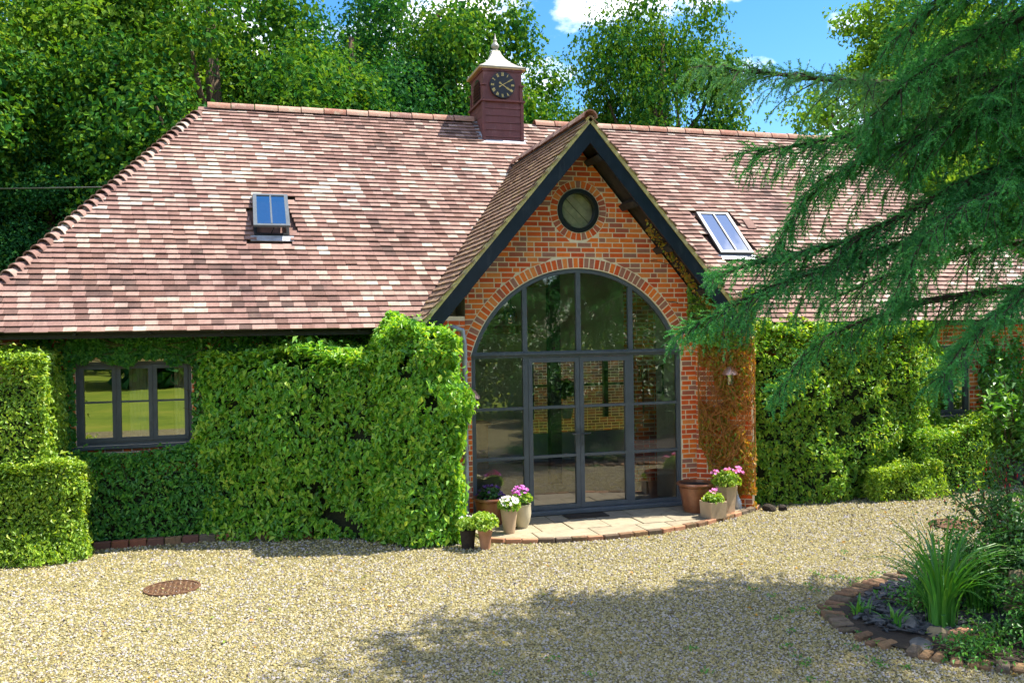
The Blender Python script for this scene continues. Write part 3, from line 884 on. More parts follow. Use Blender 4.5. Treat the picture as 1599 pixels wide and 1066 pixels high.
mb = MB(); disc(mb, DC, .245, F0 - .045, F0 - .001); tpart('clock_dial', mb, 'dial')
mb = MB(); mb.extr([(TX - .03, 7.66), (TX - .018, 7.60), (TX + .018, 7.60), (TX + .03, 7.66)], F0 - .03, F0); tpart('keystone', mb)
NUM = ['XII', 'I', 'II', 'III', 'IIII', 'V', 'VI', 'VII', 'VIII', 'IX', 'X', 'XI']
for k, s in enumerate(NUM):
    a = math.radians(30 * k); rd = Vector((math.sin(a), 0, math.cos(a))); tg = Vector((math.cos(a), 0, -math.sin(a)))
    wd = {'I': .011, 'V': .028, 'X': .028}
    tot = sum(wd[ch] for ch in s); x = -tot / 2
    mb = MB(); c0 = Vector((DC[0], F0 - .048, DC[2])) + rd * .197
    for ch in s:
        m = x + wd[ch] / 2
        def st(x0, x1): 
            p = c0 + tg * x0 - rd * .03; q = c0 + tg * x1 + rd * .03
            mb.bar(p, q, .0075, .004, (0, 1, 0))
        if ch == 'I': st(m, m)
        elif ch == 'V': st(m, m - .010); st(m, m + .010)
        else: st(m - .010, m + .010); st(m + .010, m - .010)
        x += wd[ch]
    tpart('numeral', mb, 'gold')
for nm, ang, ln, tail, w in (('hour_hand', 123, .165, .07, .017), ('minute_hand', 60, .215, .075, .013)):
    a = math.radians(ang); rd = Vector((math.sin(a), 0, math.cos(a))); tg = Vector((math.cos(a), 0, -math.sin(a)))
    c0 = Vector((DC[0], F0 - .054 - (.006 if nm == 'minute_hand' else 0), DC[2]))
    mb = MB(); mb.bar(c0 - rd * tail, c0 + rd * ln, w * .7, .004, (0, 1, 0))
    mb.obox(c0 + rd * ln * .72, rd * .03, tg * w * .9, Vector((0, .002, 0))); mb.obox(c0 - rd * tail * .85, rd * .018, tg * w * .9, Vector((0, .002, 0)))
    tpart(nm, mb, 'gold')
fl = MB(); c = Vector((TX, F0 - .06, rz(F0 - .06) + .03)); fl.obox(c, (.44, 0, 0), Vector(D_) * .085, Vector(N_) * .008); fl.build('flashing', M['flashing'], turret)
mb = MB()
for sx in (-1, 1):
    mb.obox((TX + sx * .43, TY - .24, rz(TY - .24) + .03), (.05, 0, 0), Vector(D_) * .33, Vector(N_) * .008)
mb.build('side_flashing', M['flashing'], turret)

# --- rooflights
def rooflight(x0, x1, y0, y1, tilt):
    """frame standing in the roof slope; tilt opens the sash about its top edge"""
    dn, dd = Vector(N_), Vector(D_)
    yt = y1; hl = (y1 - y0) / CA; w = x1 - x0
    o = Vector((x0, yt, rz(yt)))
    def P(u, v, h): return o + Vector((1, 0, 0)) * u + dd * v + dn * h
    def pc(mb, u0, u1, v0, v1, h0, h1): mb.hexa([P(u0, v1, h0), P(u1, v1, h0), P(u1, v0, h0), P(u0, v0, h0), P(u0, v1, h1), P(u1, v1, h1), P(u1, v0, h1), P(u0, v0, h1)])
    mb = MB(); h = .05; b = .045
    pc(mb, 0, b, 0, hl, -.1, h); pc(mb, w - b, w, 0, hl, -.1, h); pc(mb, b, w - b, 0, b, -.1, h); pc(mb, b, w - b, hl - b, hl, -.1, h)
    fr = mb.build('rooflight', M['black'], house)
    # sash
    ca_, sa_ = math.cos(tilt), math.sin(tilt)
    def S(u, v, hh): return P(u, v * ca_ - hh * sa_, h + .004 + v * sa_ + hh * ca_)
    def sc_(mb, u0, u1, v0, v1, h0, h1): mb.hexa([S(u0, v1, h0), S(u1, v1, h0), S(u1, v0, h0), S(u0, v0, h0), S(u0, v1, h1), S(u1, v1, h1), S(u1, v0, h1), S(u0, v0, h1)])
    mb = MB(); t_ = .035; b = .05; ls = hl + .01
    sc_(mb, -.006, b, 0, ls, 0, t_); sc_(mb, w - b, w + .006, 0, ls, 0, t_); sc_(mb, b, w - b, 0, b, 0, t_); sc_(mb, b, w - b, ls - b, ls, 0, t_)
    mb.build('sash', M['frame'], fr)
    mb = MB(); sc_(mb, w / 2 - .012, w / 2 + .012, b, ls - b, .012, t_ + .006); mb.build('glazing_bar', M['frame'], fr)
    for u0, u1 in ((b, w / 2 - .012), (w / 2 + .012, w - b)):
        mb = MB(); mb.poly([S(u0, ls - b, .022), S(u1, ls - b, .022), S(u1, b, .022), S(u0, b, .022)], [(0, 1, 2, 3)]); mb.build('pane', M['glass_sky'], fr)
    mb = MB(); pc(mb, -.05, w + .06, hl + .002, hl + .13, .02, .034); mb.build('flashing', M['flashing'], fr)
    mb = MB(); pc(mb, .03, w - .03, .03, hl - .03, -.55, -.5); mb.build('shaft', M['plaster'], fr)
    mb = MB()
    pc(mb, .0, .03, .0, hl, -.5, -.1); pc(mb, w - .03, w, .0, hl, -.5, -.1); pc(mb, .03, w - .03, 0, .03, -.5, -.1); pc(mb, .03, w - .03, hl - .03, hl, -.5, -.1); mb.build('shaft_lining', M['plaster'], fr)
    if tilt > .05:
        mb = MB(); mb.tube([P(w / 2, hl - .05, h), S(w / 2 + .04, ls - .04, 0)], .008, 6); mb.build('stay', M['black'], fr)
rooflight(-4.64, -4.12, 1.45, 2.20, .13)
rooflight(3.04, 3.66, 1.20, 2.06, 0.0)
# raised vent tile
mb = MB(); c = Vector((4.0, 1.85, rz(1.85))); mb.obox(c + Vector(N_) * .05, (.085, 0, 0), Vector(D_) * .14, Vector(N_) * .012); mb.build('vent_tile', M['roof_tile'], roof)

# --- glazed door screen
YF0, YF1 = .02, .09
def zarc(x): return ARC_Z + math.sqrt(max(0, (ARC_R - .055) ** 2 - x * x))
mb = MB()
a0 = math.asin((SPR - ARC_Z) / ARC_R); outer = []; inner = []
for i in range(41):
    a = a0 + (PI - 2 * a0) * i / 40
    outer.append((ARC_R * math.cos(a), ARC_Z + ARC_R * math.sin(a)))
    inner.append(((ARC_R - .055) * math.cos(a), ARC_Z + (ARC_R - .055) * math.sin(a)))
for i in range(40):
    mb.hexa([(outer[i][0], YF0, outer[i][1]), (outer[i][0], YF1, outer[i][1]), (outer[i + 1][0], YF1, outer[i + 1][1]), (outer[i + 1][0], YF0, outer[i + 1][1]),
             (inner[i][0], YF0, inner[i][1]), (inner[i][0], YF1, inner[i][1]), (inner[i + 1][0], YF1, inner[i + 1][1]), (inner[i + 1][0], YF0, inner[i + 1][1])])
mb.box((-W, YF0, .12), (-W + .055, YF1, SPR)); mb.box((W - .055, YF0, .12), (W, YF1, SPR))
screen = mb.build('door_screen', M['frame'], house)
def spart(name, mb, mat='frame', par=None, **kw): return mb.build(name, M[mat], par or screen, **kw)
mb = MB(); mb.box((-W + .001, YF0 - .004, SPR - .045), (W - .001, YF1 + .003, SPR + .045)); mb.box((-W, YF0 - .045, SPR - .005), (W, YF0 - .005, SPR + .022)); spart('transom', mb)
for x in (-PD, 0, PD):
    mb = MB(); mb.box((x - .035, YF0 + .002, SPR + .046), (x + .035, YF1 - .002, zarc(x) + .01)); spart('mullion', mb)
for x in (-PD, PD):
    mb = MB(); mb.box((x - .038, YF0 + .001, .121), (x + .038, YF1 - .001, SPR - .046)); spart('mullion', mb)
mb = MB(); mb.box((-W + .056, YF0 + .003, .121), (-PD - .039, YF1 - .003, .17)); mb.box((PD + .039, YF0 + .003, .121), (W - .056, YF1 - .003, .17))
spart('bottom_rail', mb)
for zb in (1.64, .911):
    for a, b in ((-W + .056, -PD - .039), (PD + .039, W - .056)):
        mb = MB(); mb.box((a, YF0 + .004, zb - .02), (b, YF1 - .004, zb + .02)); spart('glazing_bar', mb)
mb = MB(); mb.box((-W - .02, -.10, .06), (W + .02, .12, .118)); mb.box((-W - .02, -.02, .0), (W + .02, .10, .06)); spart('threshold', mb, bevel=.008)
def pane(x0, x1, z0, z1, par, y=.055):
    mb = MB(); mb.poly([(x0, y, z0), (x1, y, z0), (x1, y, z1), (x0, y, z1)], [(0, 1, 2, 3)]); mb.build('pane', M['glass'], par)
for a, b in ((-W + .05, -PD - .035), (PD + .035, W - .05)):
    pane(a, b, .17, .891, screen); pane(a, b, .931, 1.62, screen); pane(a, b, 1.66, SPR - .045, screen)
xs = [-W + .02, -PD - .03, -PD + .03, -.03, .03, PD - .03, PD + .03, W - .02]
for k in range(4):
    x0, x1 = xs[2 * k], xs[2 * k + 1]
    pts = [(x0, .055, SPR + .04), (x1, .055, SPR + .04)] + [(x1 + (x0 - x1) * i / 14, .055, max(SPR + .041, zarc(x1 + (x0 - x1) * i / 14) + .01)) for i in range(15)]
    mb = MB(); mb.poly(pts, [tuple(range(len(pts)))]); mb.build('pane', M['glass'], screen)
for sg in (-1, 1):
    x_out, x_in = sg * (PD - .04), sg * .003
    a, b = min(x_out, x_in), max(x_out, x_in)
    mb = MB()
    mb.box((a, YF0 - .006, .125), (a + .062, YF1 - .01, SPR - .05)); mb.box((b - .062, YF0 - .006, .125), (b, YF1 - .01, SPR - .05))
    mb.box((a + .062, YF0 - .005, .125), (b - .062, YF1 - .011, .185)); mb.box((a + .062, YF0 - .005, SPR - .12), (b - .062, YF1 - .011, SPR - .05))
    for zb in (1.64, .911): mb.box((a + .062, YF0, zb - .02), (b - .062, YF1 - .014, zb + .02))
    door = mb.build('door', M['frame'], house)
    for z0, z1 in ((.185, .891), (.931, 1.62), (1.66, SPR - .12)): pane(a + .06, b - .06, z0, z1, door)
    mb = MB(); xh = sg * .036
    mb.box((xh - .018, YF0 - .016, 1.05), (xh + .018, YF0 - .006, 1.32))
    mb.tube([(xh, YF0 - .012, 1.23), (xh, YF0 - .06, 1.23), (xh + sg * .11, YF0 - .06, 1.235)], .009, 8)
    mb.build('handle', M['window_frame'], door)
# round window
mb = MB()
ring = lambda r: [(RC[0] + r * math.cos(2 * PI * k / 40), RC[1] + r * math.sin(2 * PI * k / 40)) for k in range(40)]
mb.extr(ring(.322), -.02, .10, [ring(.262)]); rw = mb.build('round_window', M['black'], house, bevel=.004)
mb = MB(); mb.poly([(x, .05, z) for x, z in ring(.265)], [tuple(range(40))]); mb.build('pane', M['glass_clear'], rw)
for k in range(7):
    o_ = -.36 + k * .115; c = Vector((RC[0] + o_ * .707, .17 + .012 * (k % 2), RC[1] + o_ * .707)); mb = MB()
    mb.obox(c, Vector((.707, 0, .707)) * .053, Vector((.707, 0, -.707)) * .42, (0, .012, 0), k * .13); mb.build('ceiling_board', M['tan_board'], rw)

# --- casement windows
def casement(op, n, name, rows=2):
    x0, x1, z0, z1 = op; y0 = YW + .02; y1 = YW + .09; b = .045
    mb = MB(); mb.box((x0, y0, z0), (x0 + b, y1, z1)); mb.box((x1 - b, y0, z0), (x1, y1, z1)); mb.box((x0 + b, y0, z0), (x1 - b, y1, z0 + b)); mb.box((x0 + b, y0, z1 - b), (x1 - b, y1, z1))
    wd = mb.build(name, M['window_frame'], house)
    mb = MB(); mb.box((x0 - .05, YW - .06, z0 - .05), (x1 + .05, y1, z0 - .002)); mb.build('sill', M['window_frame'], wd, bevel=.006)
    w = (x1 - x0 - 2 * b) / n
    for k in range(n):
        a = x0 + b + k * w + .003; c = a + w - .006; s = .052
        if k:
            mb = MB(); mb.box((a - .02, y0 - .004, z0 + b), (a + .014, y0 + .0, z1 - b)); mb.build('mullion', M['window_frame'], wd)
        mb = MB(); zz0, zz1 = z0 + b + .003, z1 - b - .003; yy0, yy1 = y0 - .014, y1 - .02
        mb.box((a, yy0, zz0), (a + s, yy1, zz1)); mb.box((c - s, yy0, zz0), (c, yy1, zz1)); mb.box((a + s, yy0, zz0), (c - s, yy1, zz0 + s)); mb.box((a + s, yy0, zz1 - s), (c - s, yy1, zz1))
        zm = (zz0 + zz1) / 2 + .02
        mb.box((a + s, yy0 + .004, zm - .012), (c - s, yy1, zm + .012))
        mb.build('casement', M['window_frame'], wd)
        for p0, p1 in ((zz0 + s, zm - .012), (zm + .012, zz1 - s)):
            m2 = MB(); m2.poly([(a + s, y0 + .02, p0), (c - s, y0 + .02, p0), (c - s, y0 + .02, p1), (a + s, y0 + .02, p1)], [(0, 1, 2, 3)]); m2.build('pane', M['glass_window'], wd)
casement(WL, 3, 'casement_window'); casement(WR, 2, 'casement_window')

# --- rooms behind the glass
room = MB()
room.box((-4.2, .3, -.06), (3.6, 7.4, .02)); room.build('room_floor', M['room_floor'], house)
mb = MB(); mb.box((-4.2, 5.4, .02), (.9, 5.5, 5.2)); mb.box((3.3, 5.4, .02), (3.6, 5.5, 5.2)); mb.box((.9, 5.4, 2.3), (3.3, 5.5, 5.2)); mb.box((.9, 5.4, .02), (3.3, 5.5, .6)); mb.build('inner_wall', M['olive_plaster'], house)
mb = MB(); mb.box((-4.3, .96, .02), (-4.2, 5.4, 2.85)); mb.build('inner_wall', M['olive_plaster'], house)
mb = MB(); mb.box((3.4, .96, .02), (3.5, 5.4, 2.85)); mb.build('inner_wall', M['olive_plaster'], house)
mb = MB(); mb.box((1.68, .3, .02), (1.92, .62, 3.2)); mb.box((1.72, .62, .02), (1.95, 1.0, 3.3)); mb.build('inner_reveal', M['plaster'], house)
mb = MB(); mb.box((-1.75, .3, .02), (-1.68, .6, 3.2)); mb.build('inner_reveal', M['plaster'], house)
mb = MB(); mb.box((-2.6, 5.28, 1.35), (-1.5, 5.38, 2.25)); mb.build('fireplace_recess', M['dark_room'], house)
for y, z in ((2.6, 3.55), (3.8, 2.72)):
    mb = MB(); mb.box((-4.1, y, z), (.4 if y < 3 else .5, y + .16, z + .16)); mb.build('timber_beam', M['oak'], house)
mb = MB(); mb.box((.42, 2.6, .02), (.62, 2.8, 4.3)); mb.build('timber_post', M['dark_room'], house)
mb = MB(); mb.box((1.92, 2.3, .02), (2.45, 2.75, 4.0)); pil = mb.build('brick_pillar', M['mortar'], house)
mb = MB(); brick_face(mb, (1.92, 2.3), (1, 0), .53, .02, 4.0); brick_face(mb, (1.92, 2.75), (0, -1), .45, .02, 4.0); mb.build('brickwork', M['brick'], pil, kind='stuff')
# a framed garden window in the inner wall with a sunlit brick wall beyond
mb = MB()
for x in (.94, 2.02, 2.62, 3.24): mb.box((x - .05, 5.36, .9), (x + .05, 5.46, 2.3))
mb.box((.99, 5.37, 1.58), (3.19, 5.45, 1.63)); mb.build('inner_window_frame', M['black'], house)
for k, x in enumerate((-6.95, -6.35, -5.75)):
    mb = MB()
    for i in range(7): mb.tube([(x + i * .045, 1.12 + .015 * (i % 2), 1.1), (x + i * .045, 1.12 + .015 * (i % 2), 2.6)], .03, 6)
    if k: mb.build('curtain', M['fabric'], house)
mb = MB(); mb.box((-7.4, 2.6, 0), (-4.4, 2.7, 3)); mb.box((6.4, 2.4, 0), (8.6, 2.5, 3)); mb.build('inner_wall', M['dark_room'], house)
# downpipe beside the tall end hedge
mb = MB(); mb.tube([(-2.3, -.06, 2.86), (-2.0, -.14, 2.86), (-1.83, -.16, 2.8), (-1.80, -.14, 2.6), (-1.80, -.14, .1)], .04, 10); mb.build('downpipe', M['flashing'], house, smooth=True)
# ------------------------------------------------------------------ leaves
def leaf_arrays(P, N, S, droop=.5, width=.55, fold=.18, up_bias=0.0):
    """diamond leaves (4 points) at P facing N, sized S; their tips hang by droop"""
    n = len(P)
    N = N / (np.linalg.norm(N, axis=1, keepdims=True) + 1e-9)
    T = rng.normal(size=(n, 3)); T[:, 2] -= droop * 2; T[:, 2] += up_bias
    T -= (T * N).sum(1, keepdims=True) * N
    T /= (np.linalg.norm(T, axis=1, keepdims=True) + 1e-9)
    B = np.cross(N, T)
    S = np.asarray(S)[:, None]
    base = P - T * S * .45; tip = P + T * S * .55 - N * S * fold * .5
    l = P + B * S * width * .5 + N * S * fold - T * S * .03; r_ = P - B * S * width * .5 + N * S * fold - T * S * .03
    V = np.stack([base, r_, tip, l], 1)
    return V
def leaf_mesh(name, V, mat, rnd=None):
    n = len(V)
    F = (np.array([[0, 1, 2], [0, 2, 3]])[None] + (np.arange(n) * 4)[:, None, None]).reshape(-1, 3)
    R = np.repeat(rng.uniform(0, .999, n) if rnd is None else rnd, 4)
    return fast_mesh(name, V.reshape(-1, 3), F, mat, R)

def in_poly(x, y, poly):
    c = np.zeros(len(x), bool); j = len(poly) - 1
    for i in range(len(poly)):
        xi, yi = poly[i]; xj, yj = poly[j]
        c ^= ((yi > y) != (yj > y)) & (x < (xj - xi) * (y - yi) / (yj - yi + 1e-12) + xi)
        j = i
    return c

def hedge_samples(poly, z0, zt, n, bump, rr, seed, depth=.2, skip_back=True, top=True):
    """points and outward directions over the sides and top of a clipped hedge (poly anticlockwise)"""
    E_ = []; A_ = []
    m = len(poly)
    for i in range(m):
        p, q = np.array(poly[i]), np.array(poly[(i + 1) % m]); d = q - p; Ln = np.hypot(*d)
        nr = np.array([d[1], -d[0]]) / Ln
        if skip_back and nr[1] > .6: continue
        E_.append((p, d, nr)); A_.append(Ln * (zt - z0))
    xs = [p[0] for p in poly]; ys = [p[1] for p in poly]
    at = (max(xs) - min(xs)) * (max(ys) - min(ys)) * .8 if top else 0
    tot = sum(A_) + at; PP = []; NN = []
    for (p, d, nr), a in zip(E_, A_):
        k = int(n * a / tot); u = rng.uniform(0, 1, k); z = z0 + (zt - z0) * rng.uniform(0, 1, k)
        ins = np.where(zt - z < rr, rr * (1 - np.sqrt(np.clip(1 - (1 - (zt - z) / rr) ** 2, 0, 1))), 0)
        Q = np.stack([p[0] + d[0] * u - nr[0] * ins, p[1] + d[1] * u - nr[1] * ins, z], 1)
        tz = np.clip(1 - (zt - z) / rr, 0, 1)
        N = np.stack([nr[0] * (1 - .6 * tz), nr[1] * (1 - .6 * tz), tz + .25], 1)
        PP.append(Q); NN.append(N)
    if top:
        k = int(n * at / tot * 1.6); x = rng.uniform(min(xs), max(xs), k); y = rng.uniform(min(ys), max(ys), k)
        ok = in_poly(x, y, poly); x, y = x[ok], y[ok]
        PP.append(np.stack([x, y, np.full(len(x), zt)], 1)); NN.append(np.tile([0, -.15, 1.0], (len(x), 1)))
    P = np.concatenate(PP); N = np.concatenate(NN)
    N /= np.linalg.norm(N, axis=1, keepdims=True)
    nz = noise3(P, seed, 4, 1.3)
    P = P + N * (np.maximum(nz * bump, -.08) - np.abs(rng.normal(0, 1, len(P))) * depth * .5)[:, None]
    return P, N

def hedge(name, label, cat, poly, z0, zt, mat, n, size, bump=.07, rr=.18, seed=0, droop=.6, core=True, width=.55, holes=0.0, group=None, spread=.6, top=True, dome=.05):
    c = np.mean(np.array(poly), 0)
    root = empty(name, (c[0], c[1], z0), label, cat, group)
    P, N = hedge_samples(poly, z0, zt, n, bump, rr, seed, top=top)
    if holes:
        h = noise3(P, seed + 50, 3, 4.5); k = h < .95 - holes * 1.5; P, N = P[k], N[k]
    # stray shoots beyond the clipped face
    st = rng.random(len(P)) < .035; P = P.copy(); P[st] += N[st] * rng.uniform(.02, .11, st.sum())[:, None] + np.array([0, 0, .02])
    # uneven, domed top line
    xs_ = np.array([p[0] for p in poly]); hw = (xs_.max() - xs_.min()) / 2; dx = (P[:, 0] - (xs_.max() + xs_.min()) / 2) / hw
    q1 = np.stack([P[:, 0], P[:, 1], np.zeros(len(P))], 1)
    P[:, 2] *= 1 + (.045 * noise3(q1, seed + 90, 3, .8) - dome * np.abs(dx) ** 3.5) * np.clip(P[:, 2] / zt, 0, 1) ** 2
    keep = P[:, 2] > .015
    P, N = P[keep], N[keep]
    N2 = N + rng.normal(0, spread, N.shape) + np.array([0, 0, .25])
    S = size * np.clip(rng.lognormal(0, .32, len(P)), .4, 1.9)
    V = leaf_arrays(P, N2, S, droop, width)
    link('foliage', leaf_mesh('foliage', V, L[mat]), root)
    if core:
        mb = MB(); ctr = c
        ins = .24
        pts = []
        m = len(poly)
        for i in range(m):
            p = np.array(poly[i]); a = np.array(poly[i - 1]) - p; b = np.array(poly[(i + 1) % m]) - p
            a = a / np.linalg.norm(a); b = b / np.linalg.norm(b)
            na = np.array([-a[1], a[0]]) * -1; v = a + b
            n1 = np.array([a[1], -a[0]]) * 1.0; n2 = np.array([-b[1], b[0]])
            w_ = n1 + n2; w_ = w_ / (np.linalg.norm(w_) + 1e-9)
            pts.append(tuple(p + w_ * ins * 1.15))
        prism(mb, pts, z0, zt * (1 - dome - .03) - .26, 0)  # solid core, the shade of the hedge gaps put into its colour
        # twigs that stand proud of the dark-coloured core
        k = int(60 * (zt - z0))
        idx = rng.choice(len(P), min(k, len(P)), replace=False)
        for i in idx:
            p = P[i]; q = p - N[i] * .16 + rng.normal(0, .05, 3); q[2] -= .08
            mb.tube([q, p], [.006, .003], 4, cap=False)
        mb.build('shade_core_twigs', M['hedge_shade_core'], root)
    return root

hedge('box_hedge', 'tall square-clipped lime green hedge at the far end, left of the casement window', 'hedge', [(-8.6, -.30), (-7.15, -.34), (-7.1, .5), (-8.6, .5)], 0, 2.66, 'box', 26000, .045, .15, .45, 1)
hedge('low_hedge', 'low rounded box hedge in front of the tall square-clipped hedge', 'hedge', [(-8.0, -.48), (-6.95, -.46), (-6.75, -.3), (-6.75, .1), (-8.0, .1)], 0, 1.30, 'box', 14500, .045, .15, .45, 2)
hedge('under_window_hedge', 'low dark green creeper hedge under the three-light casement window', 'hedge', [(-7.3, .36), (-5.2, .30), (-4.4, .36), (-4.4, .66), (-7.3, .66)], .0, 1.26, 'ivy', 10500, .06, .05, .12, 3, .7)
hedge('creeper_hedge', 'long leafy creeper hedge between the casement window and the taller end hedge', 'hedge', [(-5.42, .3), (-4.7, -.02), (-3.8, -.38), (-2.9, -.72), (-2.9, .3), (-4, .66), (-5.42, .66)], 0, 2.60, 'creeper', 22500, .076, .19, .42, 4, .9, holes=.3, dome=.02)
hedge('end_hedge', 'tallest creeper-covered hedge block, standing beside the glass doors with pots at its foot', 'hedge', [(-3.12, -.9), (-2.6, -1.14), (-2.12, -1.18), (-2.02, -.95), (-1.98, -.2), (-2.5, -.05), (-3.12, .2)], 0, 2.90, 'creeper', 22500, .073, .18, .5, 5, .8, holes=.28, dome=.10)
hedge('large_hedge', 'large glossy hedge with orange-tinted leaves between the wall lamp and the narrow window', 'hedge', [(2.72, -.30), (3.6, -.42), (5.3, -.40), (6.2, -.2), (6.75, .2), (6.75, .66), (2.72, .66)], .0, 2.86, 'hedge', 38000, .060, .24, .6, 6, .5, holes=.34, dome=.08)
hedge('rounded_hedge', 'low rounded hedge under the narrow window beyond the large hedge', 'hedge', [(5.6, -.62), (6.6, -.5), (7.7, -.2), (8.0, .2), (7.9, .62), (5.8, .62)], 0, 1.12, 'hedge', 15000, .052, .2, .55, 7, .5, holes=.1)
hedge('low_shrub', 'small pale-leaved shrub at the foot of the large and rounded hedges', 'shrub', [(4.6, -.7), (5.5, -.74), (6.1, -.6), (6.1, -.2), (4.7, -.25)], 0, .62, 'box', 8000, .045, .2, .4, 8, .5, holes=.1)

# creepers on the walls: leaves over a strip of wall
def wall_creeper(name, label, cat, o, ax, length, zf, mat, n, size, seed, thick=.12, stems='twig', nst=20, droop=.8, group=None, cover=-.45, sr=.0045):
    """zf(u, rng) -> (zlow, zhigh) of the covered strip at distance u along ax"""
    ax = np.array([ax[0], ax[1], 0.0]); ax /= np.linalg.norm(ax); nr = np.array([ax[1], -ax[0], 0])
    root = empty(name, (o[0] + ax[0] * length / 2, o[1] + ax[1] * length / 2, zf(length / 2)[0]), label, cat, group)
    u = rng.uniform(0, length, n); z = np.empty(n)
    lo = np.array([zf(a)[0] for a in u]); hi = np.array([zf(a)[1] for a in u])
    z = lo + (hi - lo) * rng.uniform(0, 1, n)
    P = np.array([o[0], o[1], 0]) + u[:, None] * ax + z[:, None] * np.array([0, 0, 1])
    nz = noise3(P, seed, 3, 1.4)
    keep = nz > cover; P = P[keep]; nz = nz[keep]
    P = P + nr * (.02 + thick * (.5 + .5 * nz) * rng.uniform(.1, 1.0, len(P)))[:, None]
    N = np.tile(nr + np.array([0, 0, .3]), (len(P), 1)) + rng.normal(0, .55, (len(P), 3))
    V = leaf_arrays(P, N, size * rng.uniform(.6, 1.35, len(P)), droop, .7)
    link('foliage', leaf_mesh('foliage', V, L[mat]), root)
    mb = MB()
    for k in range(nst):
        u0 = rng.uniform(0, length); a, b = zf(min(max(u0, 0.01), length - .01))
        pts = []; uu = u0; zz = a + (b - a) * rng.uniform(0, .5); seg = 7; hgt = (b - a) * rng.uniform(.3, .8)
        for i in range(seg):
            p = np.array([o[0], o[1], 0]) + ax * uu + np.array([0, 0, zz]) + nr * (.02 + thick * rng.uniform(.2, 1.0))
            pts.append(p); uu = min(max(uu + rng.normal(0, .16), 0), length); zz = min(zz + hgt / seg, b)
        mb.tube(pts, [sr] * len(pts), 4, cap=False)
    mb.build('stems', M[stems], root, kind='stuff')
    return root
wall_creeper('wall_ivy', 'dark ivy hanging along the eaves above the three-light casement window', 'ivy', (-7.6, .69), (1, 0), 5.1,
             lambda u: ((2.44 if -7.0 < -7.6 + u < -5.5 else 1.3) + .05 * math.sin(u * 9) + .03 * math.sin(u * 23), 2.92), 'ivy', 13500, .08, 11, .24, cover=-1.0)
wall_creeper('wall_ivy', 'loose ivy over the brick wall beyond the narrow window, behind the cedar', 'ivy', (7.95, .69), (1, 0), 1.7,
             lambda u: (.4, 1.9 + .55 * math.sin(u * 2.1 + .4) + .2 * math.sin(u * 9)), 'ivy', 3600, .085, 15, .25)
wall_creeper('gable_ivy', 'bushy ivy clump on the splayed wall just under the foot of the bargeboard', 'ivy', (1.80, -.02), (.80, -.5), 1.0,
             lambda u: (2.60 - .2 * u, 3.42 - .15 * u + .1 * math.sin(u * 8)), 'hedge', 3600, .062, 12, .3)
wall_creeper('dry_creeper', 'rusty orange creeper with bare twigs covering the splayed brick wall beside the doors', 'creeper', (1.96, -.04), (.695, -.462), .84,
             lambda u: (max(.12, .95 - 2.2 * u) + .08 * math.sin(u * 21), 2.72), 'rusty', 4200, .062, 13, .26, 'rust_twig', 95, cover=-.3, sr=.0055)
wall_creeper('bargeboard_creeper', 'thin trailing vine along the soffit of the gable above the ivy clump', 'creeper', (.95, -.3), (1, .0), 1.4,
             lambda u: (4.30 - 1.17 * u - .06, 4.30 - 1.17 * u + .12), 'rusty', 420, .05, 14, .12, 'twig', 6)

# ------------------------------------------------------------------ broadleaf trees
def tree_meshes(seed, h, r, zc, nleaf, size, mat, nl=46, flat=.9):
    """crown of leaf clumps round the limb ends, and a trunk with limbs; base at the origin"""
    g = np.random.default_rng(seed)
    C = []
    while len(C) < nl:
        v = g.normal(size=3); v /= np.linalg.norm(v); v *= g.uniform(.25, 1.0) ** .45
        C.append((v[0] * r * .82, v[1] * r * .82, zc + v[2] * (h - zc) * flat * .88))
    C = np.array(C)
    R = r * g.uniform(.17, .31, nl)
    w = R ** 2 / (R ** 2).sum()
    PP = []; NN = []
    for c, q, ww in zip(C, R, w):
        k = int(nleaf * ww)
        v = g.normal(size=(k, 3)); v /= np.linalg.norm(v, axis=1, keepdims=True)
        rad = g.uniform(.45, 1.06, k) ** .5
        bp = 1 + .32 * noise3(v * 1.3 + c, seed, 2, 1.0)
        p = c + v * (rad * bp)[:, None] * q * np.array([1.1, 1.1, .78])
        PP.append(p); NN.append(v * .7 + np.array([0, 0, .45]))
    P = np.concatenate(PP); N = np.concatenate(NN) + g.normal(0, .5, (len(P), 3))
    sz_ = size * g.uniform(.6, 1.3, len(P)); inner = g.random(len(P)) < .16
    ci = np.repeat(np.arange(len(C)), [int(nleaf * x) for x in w]); P[inner] = C[ci][inner] + (P - C[ci])[inner] * .55; sz_[inner] *= 1.6
    V = leaf_arrays(P, N, sz_, .35, .72, .2)
    crown = leaf_mesh('crown', V, L[mat], g.uniform(0, .999, len(P)))
    mb = MB()
    tr = .028 * h
    pts = [(0, 0, -.1), (.05, .03, zc * .35), (-.1, .08, zc * .7), (.05, -.05, zc), (0, .1, zc + (h - zc) * .6)]
    mb.tube(pts, [tr * 1.3, tr, tr * .85, tr * .65, tr * .2], 9)
    for i in g.choice(nl, min(16, nl), replace=False):
        c = C[i]; s = zc * g.uniform(.45, 1.0)
        m1 = np.array([c[0] * .35 + g.normal(0, .3), c[1] * .35 + g.normal(0, .3), s + (c[2] - s) * .45])
        m2 = np.array([c[0] * .72 + g.normal(0, .3), c[1] * .72, s + (c[2] - s) * .7])
        mb.tube([(0, 0, s), m1, m2, c], [tr * .42, tr * .3, tr * .2, tr * .08], 6)
    trunk = mb.mesh('trunk', M['bark'], True)
    return crown, trunk
